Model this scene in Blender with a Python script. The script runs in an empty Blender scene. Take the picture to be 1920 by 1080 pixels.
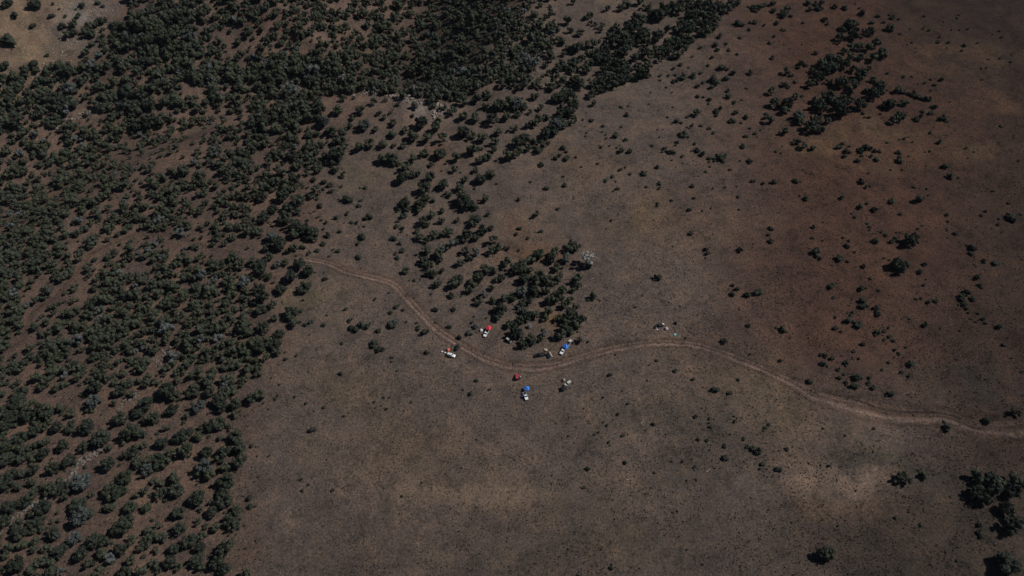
import bpy, bmesh, math, random
import numpy as np
from mathutils import Vector, Matrix

# ------------------------------------------------------------------ camera, sky, sun, exposure
scene = bpy.context.scene
COL = scene.collection
CAM_H, PITCH, FPX = 370.0, math.radians(52.0), 1280.0
cam_d = bpy.data.cameras.new('camera'); cam = bpy.data.objects.new('camera', cam_d); COL.objects.link(cam)
cam.location = (0, 0, CAM_H); cam.rotation_euler = (math.pi / 2 - PITCH, 0, 0)
cam_d.sensor_width = 36.0; cam_d.lens = FPX / 1920 * 36; cam_d.clip_start = 1.0; cam_d.clip_end = 12000
scene.camera = cam

SUN_EL, SUN_AZ = math.radians(44.0), math.radians(73.0)     # azimuth clockwise from +Y
world = bpy.data.worlds.new('World'); scene.world = world; world.use_nodes = True
wn = world.node_tree; bg = wn.nodes['Background']
sky = wn.nodes.new('ShaderNodeTexSky'); sky.sky_type = 'NISHITA'; sky.sun_disc = False
sky.sun_elevation = SUN_EL; sky.sun_rotation = SUN_AZ; sky.altitude = 1900; sky.air_density = 0.8; sky.dust_density = 0.3
wn.links.new(sky.outputs['Color'], bg.inputs['Color']); bg.inputs['Strength'].default_value = 0.05
sun_d = bpy.data.lights.new('sun', 'SUN'); sun_d.energy = 5.0; sun_d.angle = math.radians(0.5); sun_d.color = (1.0, 0.955, 0.89)
sun = bpy.data.objects.new('sun', sun_d); COL.objects.link(sun)
sdir = Vector((math.sin(SUN_AZ) * math.cos(SUN_EL), math.cos(SUN_AZ) * math.cos(SUN_EL), math.sin(SUN_EL)))
sun.rotation_euler = sdir.to_track_quat('Z', 'Y').to_euler()
scene.view_settings.view_transform = 'Standard'; scene.view_settings.look = 'None'
scene.view_settings.gamma = 1.0; scene.view_settings.exposure = -0.46; scene.view_settings.use_curve_mapping = False
scene.cycles.max_bounces = 4; scene.cycles.diffuse_bounces = 2; scene.cycles.transparent_max_bounces = 12

rng = np.random.default_rng(11); random.seed(11)

# ------------------------------------------------------------------ helpers
def tag(o, label=None, cat=None, group=None, kind=None):
    for k, v in (('label', label), ('category', cat), ('group', group), ('kind', kind)):
        if v: o[k] = v
    return o
def link(name, data, parent=None):
    o = bpy.data.objects.new(name, data); COL.objects.link(o)
    if parent is not None: o.parent = parent
    return o
def empty(name, loc, rz=0.0):
    o = link(name, None); o.location = loc; o.rotation_euler = (0, 0, rz); o.empty_display_size = 0.5
    return o
def np_mesh(name, verts, faces, mats, mat_idx=None, attrs=None, smooth=False):
    """verts (n,3), faces (m,k) all of one size k"""
    me = bpy.data.meshes.new(name); verts = np.asarray(verts, np.float32); faces = np.asarray(faces, np.int32)
    m, k = faces.shape
    me.vertices.add(len(verts)); me.vertices.foreach_set('co', verts.ravel())
    me.loops.add(m * k); me.loops.foreach_set('vertex_index', faces.ravel())
    me.polygons.add(m); me.polygons.foreach_set('loop_start', np.arange(m, dtype=np.int32) * k)
    me.polygons.foreach_set('loop_total', np.full(m, k, np.int32))
    for mt in mats: me.materials.append(mt)
    if mat_idx is not None: me.polygons.foreach_set('material_index', np.asarray(mat_idx, np.int32))
    me.polygons.foreach_set('use_smooth', np.full(m, smooth))
    for n, a in (attrs or {}).items():
        a = np.asarray(a, np.float32)
        if a.ndim == 1:
            me.attributes.new(n, 'FLOAT', 'POINT').data.foreach_set('value', a)
        else:
            me.attributes.new(n, 'FLOAT_COLOR', 'POINT').data.foreach_set('color', a.ravel())
    me.update(); me.validate()
    return me
def bm_mesh(name, bm, mat):
    me = bpy.data.meshes.new(name); bmesh.ops.recalc_face_normals(bm, faces=bm.faces); bm.to_mesh(me); bm.free(); me.materials.append(mat)
    return me

# value noise (smooth, tileless) for terrain and patches
_perm = np.random.default_rng(5).random((256, 256))
def vnoise(x, y):
    x = np.asarray(x, float); y = np.asarray(y, float)
    xi = np.floor(x).astype(int); yi = np.floor(y).astype(int); fx = x - xi; fy = y - yi
    fx = fx * fx * (3 - 2 * fx); fy = fy * fy * (3 - 2 * fy)
    g = lambda a, b: _perm[a & 255, b & 255]
    return (g(xi, yi) * (1 - fx) + g(xi + 1, yi) * fx) * (1 - fy) + (g(xi, yi + 1) * (1 - fx) + g(xi + 1, yi + 1) * fx) * fy
def fbm(x, y, o=4):
    s = 0; a = .5
    for i in range(o): s = s + a * vnoise(x * 2 ** i + 17 * i, y * 2 ** i + 31 * i); a *= .5
    return s
def sstep(a, b, x):
    t = np.clip((x - a) / (b - a), 0, 1); return t * t * (3 - 2 * t)

# ------------------------------------------------------------------ photo pixel <-> world
FWD = np.array([0, math.cos(PITCH), -math.sin(PITCH)]); UPV = np.array([0, math.sin(PITCH), math.cos(PITCH)])
def ray(px, py):
    px = np.atleast_1d(np.asarray(px, float)); py = np.atleast_1d(np.asarray(py, float))
    return FWD[None] * FPX + np.stack([px - 960, 0 * px, 0 * px], 1) + UPV[None] * (540 - py)[:, None]
def flat(px, py):
    d = ray(px, py); t = CAM_H / -d[:, 2]; return d[:, :2] * t[:, None]
def to_px(P):
    P = np.atleast_2d(np.asarray(P, float)); v = P - np.array([0, 0, CAM_H])
    dep = np.maximum(v @ FWD, 1.0); return 960 + v[:, 0] / dep * FPX, 540 - (v @ UPV) / dep * FPX, dep

RAV = flat([-420, -150, 0, 150, 300, 420, 520, 600, 680, 728, 752, 772, 792],
           [430, 350, 290, 218, 182, 157, 150, 148, 132, 88, 30, -40, -130])
RAVW = np.array([95, 95, 95, 85, 75, 55, 42, 36, 56, 96, 116, 126, 130], float)
RAVD = np.array([22, 22, 22, 24, 26, 32, 38, 42, 42, 42, 40, 38, 36], float)
def height(x, y):
    x = np.asarray(x, float); y = np.asarray(y, float)
    best = np.full(x.shape, 1e9); sgn = np.ones(x.shape); wid = np.full(x.shape, 90.0); dep = np.full(x.shape, 24.0)
    for i in range(len(RAV) - 1):
        a, b = RAV[i], RAV[i + 1]; d = b - a; L2 = d @ d
        t = np.clip(((x - a[0]) * d[0] + (y - a[1]) * d[1]) / L2, 0, 1)
        qx = a[0] + t * d[0]; qy = a[1] + t * d[1]; dist = np.hypot(x - qx, y - qy)
        s = np.sign(d[0] * (y - a[1]) - d[1] * (x - a[0]))          # + = far side
        m = dist < best
        best = np.where(m, dist, best); sgn = np.where(m, s, sgn); wid = np.where(m, RAVW[i] * (1 - t) + RAVW[i + 1] * t, wid); dep = np.where(m, RAVD[i] * (1 - t) + RAVD[i + 1] * t, dep)
    near = -dep * (1 - sstep(4, wid, best)) + (dep - 22) * .25 * np.exp(-((best - wid - 12) / 26) ** 2); far = -dep + np.minimum(best, 420) * .17 + (dep - 10) * sstep(15, 170, best)
    z = np.where(sgn > 0, far, near)
    z = z - 14 * sstep(-100, -420, x) * (1 - sstep(420, 560, y))
    z = z + 6.0 * (fbm(x / 130 + 3, y / 130 + 9, 3) - .45) + 1.4 * (vnoise(x / 28, y / 28) - .5)
    camp = np.exp(-(((x - 20) / 120) ** 2 + ((y - 235) / 60) ** 2)); z = z * (1 - .8 * camp)
    return z
def ground_at(px, py, off=0.0):
    """points on the terrain (lifted by off) seen at photo pixels"""
    d = ray(px, py); d /= np.linalg.norm(d, axis=1)[:, None]; n = len(d); off = np.broadcast_to(np.asarray(off, float), (n,))
    t = (CAM_H - 75) / -d[:, 2]; hit = np.zeros(n, bool); t0 = t.copy()
    for _ in range(260):
        P = d * t[:, None]; z = CAM_H + P[:, 2]
        below = z < height(P[:, 0], P[:, 1]) + off
        hit |= below; t0 = np.where(hit, t0, t); t = np.where(hit, t, t + 1.5)
        if hit.all(): break
    lo, hi = t0, t
    for _ in range(14):
        mid = (lo + hi) / 2; P = d * mid[:, None]; b = CAM_H + P[:, 2] < height(P[:, 0], P[:, 1]) + off
        hi = np.where(b, mid, hi); lo = np.where(b, lo, mid)
    P = d * hi[:, None]
    return np.stack([P[:, 0], P[:, 1], height(P[:, 0], P[:, 1])], 1)

# ------------------------------------------------------------------ materials
class NT:
    def __init__(s, name):
        s.m = bpy.data.materials.new(name); s.m.use_nodes = True; s.t = s.m.node_tree
        s.b = s.t.nodes['Principled BSDF']; s.out = s.t.nodes['Material Output']
    def n(s, kind, **kw):
        o = s.t.nodes.new('ShaderNode' + kind)
        for k, v in kw.items():
            if hasattr(o, k): setattr(o, k, v)
            else: o.inputs[k.replace('_', ' ')].default_value = v
        return o
    def l(s, a, b): s.t.links.new(a, b)
    def noise(s, vec, scale, detail=4, rough=.55):
        o = s.n('TexNoise'); o.inputs['Scale'].default_value = scale; o.inputs['Detail'].default_value = detail; o.inputs['Roughness'].default_value = rough
        if vec is not None: s.l(vec, o.inputs['Vector'])
        return o.outputs['Fac']
    def rng(s, v, a, b, c, d):
        o = s.n('MapRange'); s.l(v, o.inputs[0])
        for i, q in enumerate((a, b, c, d)): o.inputs[i + 1].default_value = q
        return o.outputs[0]
    def mix(s, f, a, b, mode='MIX'):
        o = s.n('Mix', data_type='RGBA', blend_type=mode)
        for i, v in ((0, f), (6, a), (7, b)):
            if isinstance(v, (int, float)): o.inputs[i].default_value = v
            elif isinstance(v, tuple): o.inputs[i].default_value = (*v, 1)
            else: s.l(v, o.inputs[i])
        return o.outputs[2]
    def math(s, op, a, b=0.0):
        o = s.n('Math', operation=op)
        for i, v in ((0, a), (1, b)):
            if isinstance(v, (int, float)): o.inputs[i].default_value = v
            else: s.l(v, o.inputs[i])
        return o.outputs[0]
    def bump(s, h, strength, dist):
        o = s.n('Bump'); o.inputs['Strength'].default_value = strength; o.inputs['Distance'].default_value = dist
        s.l(h, o.inputs['Height']); s.l(o.outputs[0], s.b.inputs['Normal'])

def soil_material(name, road=False):
    k = NT(name); pos = k.n('NewGeometry').outputs['Position']
    at = k.n('Attribute'); at.attribute_name = 'soil'; col = at.outputs['Color']
    big = k.noise(pos, .022, 5, .6); mid = k.noise(pos, .075, 8, .72); clump = k.noise(pos, .26, 5, .7); fine = k.noise(pos, .85, 4, .7); grain = k.noise(pos, 2.3, 3, .7)
    mul = lambda c, v: k.mix(1, c, v, 'MULTIPLY')
    c = k.mix(k.rng(big, .42, .60, 0, .9), mul(col, (.88, .88, .89)), mul(col, (1.14, 1.10, 1.04)))
    c = k.mix(k.rng(mid, .51, .61, 0, .85), c, mul(c, (.68, .71, .72)))
    c = k.mix(k.rng(mid, .47, .37, 0, .8), c, mul(c, (1.28, 1.20, 1.08)))
    c = k.mix(k.rng(clump, .55, .66, 0, .8), c, mul(c, (.58, .62, .62)))
    c = k.mix(k.rng(clump, .43, .32, 0, .65), c, mul(c, (1.34, 1.27, 1.14)))
    c = k.mix(k.rng(fine, .51, .62, 0, .85), c, mul(c, (.50, .53, .53)))
    c = k.mix(k.rng(fine, .45, .33, 0, .8), c, mul(c, (1.70, 1.58, 1.38)))
    c = k.mix(k.rng(grain, .38, .62, 0, 1), mul(c, (.70, .71, .72)), mul(c, (1.30, 1.28, 1.25)))
    k.l(c, k.b.inputs['Base Color']); k.b.inputs['Roughness'].default_value = 1.0; k.b.inputs['Specular IOR Level'].default_value = .0
    h = k.math('ADD', k.math('MULTIPLY', fine, 1.0), k.math('MULTIPLY', grain, .45))
    k.bump(h, .75 if not road else .45, .55)
    if road:
        ea = k.n('Attribute'); ea.attribute_name = 'cover'
        e = k.math('ADD', ea.outputs['Fac'], k.rng(k.noise(pos, .55, 4, .7), .3, .7, -.42, .42))
        tr = k.n('BsdfTransparent'); ms = k.n('MixShader')
        k.l(k.rng(e, .12, .95, 0, 1), ms.inputs[0]); k.l(tr.outputs[0], ms.inputs[1]); k.l(k.b.outputs[0], ms.inputs[2]); k.l(ms.outputs[0], k.out.inputs['Surface'])
    return k.m
GROUND = soil_material('dry_soil'); ROAD = soil_material('packed_dirt', True)

def foliage_material(name, dark, mid, light, grey, grey_amt):
    k = NT(name); at = k.n('Attribute'); at.attribute_name = 'tint'
    oi = k.n('ObjectInfo').outputs['Random']; pos = k.n('NewGeometry').outputs['Position']
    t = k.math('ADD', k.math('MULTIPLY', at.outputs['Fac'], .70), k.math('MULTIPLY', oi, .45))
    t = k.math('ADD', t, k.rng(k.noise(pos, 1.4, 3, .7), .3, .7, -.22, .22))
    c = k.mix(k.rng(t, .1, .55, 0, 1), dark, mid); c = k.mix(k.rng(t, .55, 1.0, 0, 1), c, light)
    gr = k.noise(pos, .035, 3, .6); g2 = k.noise(pos, .9, 3, .7)
    c = k.mix(k.math('MULTIPLY', k.rng(gr, .42, .66, 0, grey_amt), k.rng(g2, .35, .65, .25, 1)), c, grey)
    k.l(c, k.b.inputs['Base Color']); k.b.inputs['Roughness'].default_value = .85; k.b.inputs['Specular IOR Level'].default_value = .15
    return k.m
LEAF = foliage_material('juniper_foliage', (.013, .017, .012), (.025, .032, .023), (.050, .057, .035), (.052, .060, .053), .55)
SILVER = foliage_material('silvery_foliage', (.020, .028, .023), (.040, .051, .045), (.088, .099, .097), (.085, .095, .098), .5)
SCRUB = foliage_material('scrub_foliage', (.011, .015, .011), (.021, .027, .019), (.038, .043, .028), (.045, .05, .042), .5)
def plain(name, col, rough=.6, spec=.4, metal=0.0, vary=.12, scale=1.5):
    k = NT(name); tc = k.n('TexCoord').outputs['Object']; f = k.noise(tc, scale, 4, .6)
    c = k.mix(k.rng(f, .3, .7, 0, 1), tuple(v * (1 - vary) for v in col), tuple(min(1, v * (1 + vary)) for v in col))
    k.l(c, k.b.inputs['Base Color']); k.b.inputs['Roughness'].default_value = rough; k.b.inputs['Specular IOR Level'].default_value = spec; k.b.inputs['Metallic'].default_value = metal
    return k.m
BARK = plain('bark', (.075, .058, .048), .95, .1, vary=.35, scale=3)
DEADWOOD = plain('weathered_deadwood', (.42, .39, .37), .9, .1, vary=.3, scale=4)
ROCK = plain('grey_rock', (.145, .125, .112), .95, .1, vary=.35, scale=.6)
PALEROCK = plain('pale_rock', (.235, .205, .180), .95, .1, vary=.3, scale=.5)
STRAW = plain('dry_grass_blades', (.150, .118, .074), .95, .05, vary=.35, scale=.05)

# ------------------------------------------------------------------ ground
def axis(lo, hi, step, far):
    core = np.arange(lo, hi + step, step); out = []; s = step; v = core[-1]
    while v < far: s *= 1.35; v += s; out.append(v)
    neg = []; s = step; v = core[0]
    while v > -far: s *= 1.35; v -= s; neg.append(v)
    return np.array(neg[::-1] + list(core) + out)
def soil_color(px, py, x, y):
    wx = px + 90 * (fbm(x / 60, y / 60) - .47) * 2; wy = py + 60 * (fbm(x / 60 + 40, y / 60 + 7) - .47) * 2
    F = np.array([.122, .096, .083]); C = np.tile(F, (len(px), 1))
    def blend(w, c): C[:] = C * (1 - w[:, None]) + np.array(c)[None] * w[:, None]
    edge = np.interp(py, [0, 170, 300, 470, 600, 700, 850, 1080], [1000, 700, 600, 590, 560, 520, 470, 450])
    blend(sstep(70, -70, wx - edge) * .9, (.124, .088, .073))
    blend(sstep(1180, 1560, wx) * sstep(820, 640, wy), (.078, .047, .038))  # redder soil here, further darkened to paint in lens falloff at the side
    blend(sstep(1650, 1900, wx) * .85, (.050, .036, .031))  # far right edge: lens falloff painted as a darker ground colour
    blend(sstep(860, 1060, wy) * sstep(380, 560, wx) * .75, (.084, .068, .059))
    blend(sstep(1380, 1700, wx) * sstep(790, 960, wy) * .85, (.055, .044, .038))  # lower right: grey-green cover plus corner falloff painted into the colour
    blend(sstep(230, 20, wy) * sstep(1500, 1800, wx) * .7, (.040, .032, .029))  # upper right corner darkened in the colour, imitating lens falloff
    for (cx, cy, rx, ry, col, s) in [
        (1210, 400, 120, 50, (.150, .108, .070), .7), (1060, 300, 110, 40, (.135, .095, .066), .55), (1780, 112, 90, 24, (.112, .074, .050), .8), (1640, 245, 100, 20, (.115, .080, .052), .8),
        (1820, 300, 140, 22, (.100, .070, .047), .6), (1560, 285, 110, 26, (.120, .080, .052), .8), (1450, 470, 150, 80, (.086, .051, .041), .35), (1830, 200, 60, 30, (.100, .062, .045), .7), (890, 915, 130, 30, (.185, .138, .102), .9), (1565, 900, 95, 40, (.215, .158, .125), 1.1), (1590, 945, 60, 22, (.150, .098, .070), .7), (1500, 840, 90, 40, (.118, .086, .066), .6), (1600, 960, 60, 25, (.120, .080, .055), .6),
        (1010, 500, 70, 50, (.135, .080, .052), .7), (1020, 612, 30, 20, (.165, .108, .062), .9), (940, 470, 70, 50, (.128, .082, .060), .6), (690, 320, 40, 30, (.092, .085, .060), .7), (620, 560, 80, 40, (.108, .092, .060), .6),
        (760, 860, 120, 50, (.105, .080, .058), .6), (1250, 790, 170, 50, (.080, .068, .057), .75), (1380, 860, 130, 60, (.082, .066, .055), .7), (1120, 1010, 160, 50, (.082, .068, .053), .6), (1060, 930, 80, 40, (.098, .078, .052), .5),
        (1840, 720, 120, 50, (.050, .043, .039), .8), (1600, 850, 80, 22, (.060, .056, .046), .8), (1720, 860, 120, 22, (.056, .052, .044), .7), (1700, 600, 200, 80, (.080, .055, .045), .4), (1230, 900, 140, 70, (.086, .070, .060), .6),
        (60, 100, 130, 80, (.200, .150, .106), 1.0), (165, 45, 60, 70, (.195, .172, .155), 1.1), (30, 20, 110, 60, (.200, .150, .110), 1.0), (480, 40, 60, 30, (.098, .056, .044), .8), (500, 105, 40, 12, (.170, .115, .082), .9),
        (280, 130, 50, 14, (.160, .112, .085), .8), (170, 213, 50, 12, (.220, .170, .125), .9), (700, 205, 120, 34, (.158, .112, .092), .95), (800, 200, 45, 18, (.240, .200, .178), 1.0), (780, 285, 30, 18, (.145, .085, .058), .8),
        (860, 90, 130, 80, (.058, .046, .038), .9), (720, 90, 150, 60, (.070, .054, .043), .7), (240, 120, 110, 70, (.075, .057, .045), .6),
        (1000, 660, 110, 28, (.125, .092, .074), .7), (900, 640, 60, 30, (.120, .090, .070), .6), (460, 1000, 40, 80, (.110, .075, .058), .7), (1380, 720, 120, 50, (.112, .090, .062), .5), (1480, 780, 80, 40, (.105, .080, .056), .6), (650, 760, 90, 60, (.118, .092, .062), .5)]:
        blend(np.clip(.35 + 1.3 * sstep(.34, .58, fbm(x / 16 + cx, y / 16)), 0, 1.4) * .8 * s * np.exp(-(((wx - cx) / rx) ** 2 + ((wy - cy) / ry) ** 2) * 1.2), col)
    return np.clip(C * np.array([.97, .965, .985]), .02, .4)
gx = axis(-720, 720, 3.6, 6000); gy = axis(60, 900, 3.6, 7000)
X, Y = np.meshgrid(gx, gy); xf, yf = X.ravel(), Y.ravel(); zf = height(xf, yf)
V = np.stack([xf, yf, zf], 1); nx, ny = len(gx), len(gy)
idx = np.arange(nx * ny).reshape(ny, nx)
FQ = np.stack([idx[:-1, :-1].ravel(), idx[:-1, 1:].ravel(), idx[1:, 1:].ravel(), idx[1:, :-1].ravel()], 1)
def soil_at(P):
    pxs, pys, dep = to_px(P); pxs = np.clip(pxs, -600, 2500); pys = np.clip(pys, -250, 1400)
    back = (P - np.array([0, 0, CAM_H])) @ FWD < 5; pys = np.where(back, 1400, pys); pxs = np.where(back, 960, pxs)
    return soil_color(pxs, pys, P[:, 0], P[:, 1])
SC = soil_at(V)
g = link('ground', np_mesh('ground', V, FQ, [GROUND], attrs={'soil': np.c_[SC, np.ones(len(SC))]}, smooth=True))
tag(g, 'dry brown grassland and reddish soil sloping to a wooded ravine', kind='structure')

Zg = zf.reshape(ny, nx)
def mesh_z(x, y):
    i = np.clip(np.searchsorted(gx, x) - 1, 0, nx - 2); j = np.clip(np.searchsorted(gy, y) - 1, 0, ny - 2)
    u = (x - gx[i]) / (gx[i + 1] - gx[i]); v = (y - gy[j]) / (gy[j + 1] - gy[j])
    return (Zg[j, i] * (1 - u) + Zg[j, i + 1] * u) * (1 - v) + (Zg[j + 1, i] * (1 - u) + Zg[j + 1, i + 1] * u) * v
# ------------------------------------------------------------------ roads and tracks
def catmull(P, n=10):
    P = np.asarray(P, float); Q = np.vstack([2 * P[0] - P[1], P, 2 * P[-1] - P[-2]]); out = []
    for i in range(1, len(Q) - 2):
        for t in np.linspace(0, 1, n, endpoint=False):
            a, b, c, d = Q[i - 1], Q[i], Q[i + 1], Q[i + 2]
            out.append(.5 * (2 * b + (c - a) * t + (2 * a - 5 * b + 4 * c - d) * t * t + (3 * b - a - 3 * c + d) * t ** 3))
    out.append(P[-1]); return np.array(out)
def strip(name, label, px, width, rows, lift, cover_scale=1.0, fade=True):
    """rows: list of (offset in half widths, dz, colour, cover)"""
    P = ground_at([p[0] for p in px], [p[1] for p in px])[:, :2]
    C = catmull(P, 14); T = np.gradient(C, axis=0); T /= np.linalg.norm(T, axis=1)[:, None]; N = np.stack([-T[:, 1], T[:, 0]], 1)
    n = len(C); k = len(rows); vs = []; cs = []; cv = []
    WD = np.interp(to_px(np.c_[C, height(C[:, 0], C[:, 1])])[0], [p[0] for p in width], [p[1] for p in width]) if isinstance(width, list) else np.full(n, width)
    wob2 = (fbm(C[:, 0] / 22 + 5, C[:, 1] / 22) - .47) * 1.6
    wob = (fbm(C[:, 0] / 14, C[:, 1] / 14) - .47) * .9
    for i, (o, dz, col, cov) in enumerate(rows):
        q = C + N * (o * WD / 2 * (1 + .45 * wob) + wob2)[:, None]
        z = mesh_z(q[:, 0], q[:, 1]) + lift + dz
        vs.append(np.c_[q, z]); v = .62 + .8 * fbm(q[:, 0] / 11 + 3 * i, q[:, 1] / 11)
        lum = soil_at(np.c_[q, z]).mean(1) / .094; cs.append(np.array(col)[None] * (v * np.clip(lum, .4, 1.15) ** .75)[:, None])  # road colour follows the ground, painted edge darkening included
        end = np.minimum(np.arange(n), np.arange(n)[::-1]) / 10.0
        cv.append(cov * cover_scale * np.clip(end, 0, 1) * (.72 + .6 * fbm(q[:, 0] / 17 + 9, q[:, 1] / 17 + 2 * i)))
    vs = np.stack(vs, 1).reshape(-1, 3); cs = np.stack(cs, 1).reshape(-1, 3); cv = np.stack(cv, 1).ravel()
    I = np.arange(n * k).reshape(n, k)
    F = np.stack([I[:-1, :-1].ravel(), I[1:, :-1].ravel(), I[1:, 1:].ravel(), I[:-1, 1:].ravel()], 1)
    o = link(name, np_mesh(name, vs, F, [ROAD], attrs={'soil': np.c_[cs, np.ones(len(cs))], 'cover': cv}, smooth=True))
    return tag(o, label, kind='structure')
pale, rut, hump, side = (.188, .137, .120), (.162, .117, .102), (.108, .077, .066), (.122, .087, .074)
inner = (.140, .100, .087)
PROFILE = [(-1.9, 0, side, 0), (-1.4, .02, side, .6), (-1.0, .05, pale, .6), (-.72, .02, pale, 1.0), (-.45, -.04, rut, 1), (-.2, .04, hump, .95), (.05, .05, hump, .9), (.3, -.02, inner, 1), (.6, -.03, inner, 1), (.85, .03, hump, .7), (1.3, .02, side, .6), (1.9, 0, side, 0)]
MAIN = [(535, 479), (573, 485), (613, 493), (647, 507), (680, 516), (713, 523), (741, 534), (763, 557), (787, 583), (813, 610), (843, 633), (873, 653), (910, 672), (947, 684), (978, 688), (1015, 687), (1053, 681), (1103, 666), (1147, 654),
        (1200, 646), (1247, 642), (1283, 643), (1320, 650), (1360, 663), (1393, 677), (1440, 696), (1490, 720), (1530, 741), (1573, 753), (1623, 764), (1673, 777), (1723, 778), (1773, 781), (1807, 792), (1840, 799), (1920, 802), (2040, 804)]
strip('dirt_road', 'winding two-rut dirt road crossing the grassland past the camp', MAIN, [(450, 3.6), (700, 5.0), (1000, 5.4), (1300, 5.2), (1480, 6.0), (1600, 10.5), (1750, 10.0), (1920, 10.5)], PROFILE, .07)
dk = (.062, .045, .040)
strip('dirt_road', 'dark washed-out rut along the upper edge of the dirt road', [(1570, 737), (1600, 744), (1647, 761), (1690, 769), (1740, 771), (1787, 777), (1822, 796), (1860, 800)], 5.0,
      [(-1.2, 0, dk, 0), (-.5, -.03, dk, .9), (0, -.06, dk, 1), (.4, -.03, rut, .8), (1.2, 0, rut, 0)], .10)
TRK = lambda c, s: [(-1.2, 0, c, 0), (-.9, -.01, c, s), (-.5, -.01, c, s), (-.2, 0, c, s * .35), (.2, 0, c, s * .35), (.5, -.01, c, s), (.9, -.01, c, s), (1.2, 0, c, 0)]
for lab, pts, w, c, s in [
    ('faint tyre track looping beside the dark pickup and teal tarp', [(1225, 640), (1250, 634), (1268, 630), (1280, 622), (1277, 612), (1266, 606)], 2.6, pale, .9),
    ('faint tyre track curving through the grass below the camp', [(958, 723), (985, 714), (1018, 706), (1042, 709), (1058, 722)], 2.6, pale, .85),
    ('faint tyre track running from the red canopy down to the road', [(925, 622), (917, 635), (908, 646), (900, 662)], 2.8, pale, .9),
    ('faint tyre track passing between the red canopy and grove', [(938, 618), (938, 640), (942, 660), (955, 682)], 2.6, pale, .85),
    ('faint footpath slanting through the grass under the road', [(880, 682), (905, 698), (930, 712), (950, 730)], 1.6, pale, .8),
    ('faint tyre track leading to the black pickup from the road', [(940, 672), (965, 664), (990, 664), (1010, 668)], 2.6, pale, .85),
    ('short turnoff track between the white pickup and dirt road', [(1048, 672), (1062, 668), (1085, 670), (1110, 664)], 2.4, pale, .8)]:
    c = (.190, .142, .122); s = s * .72; w = w * 1.25
    strip('vehicle_track', lab, pts, w, TRK(c, s), .05)
strip('forest_trail', 'pinkish bare earth trail winding through the junipers', [(455, 474), (410, 470), (360, 452), (310, 440), (262, 438), (215, 455), (172, 476), (150, 502), (112, 550), (62, 592), (40, 640), (-10, 668), (-120, 700)], 5.0,
      [(-1.2, 0, side, 0), (-.6, 0, (.115, .080, .066), .45), (0, 0, (.118, .084, .070), .58), (.6, 0, (.115, .080, .066), .45), (1.2, 0, side, 0)], .09)

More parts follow.
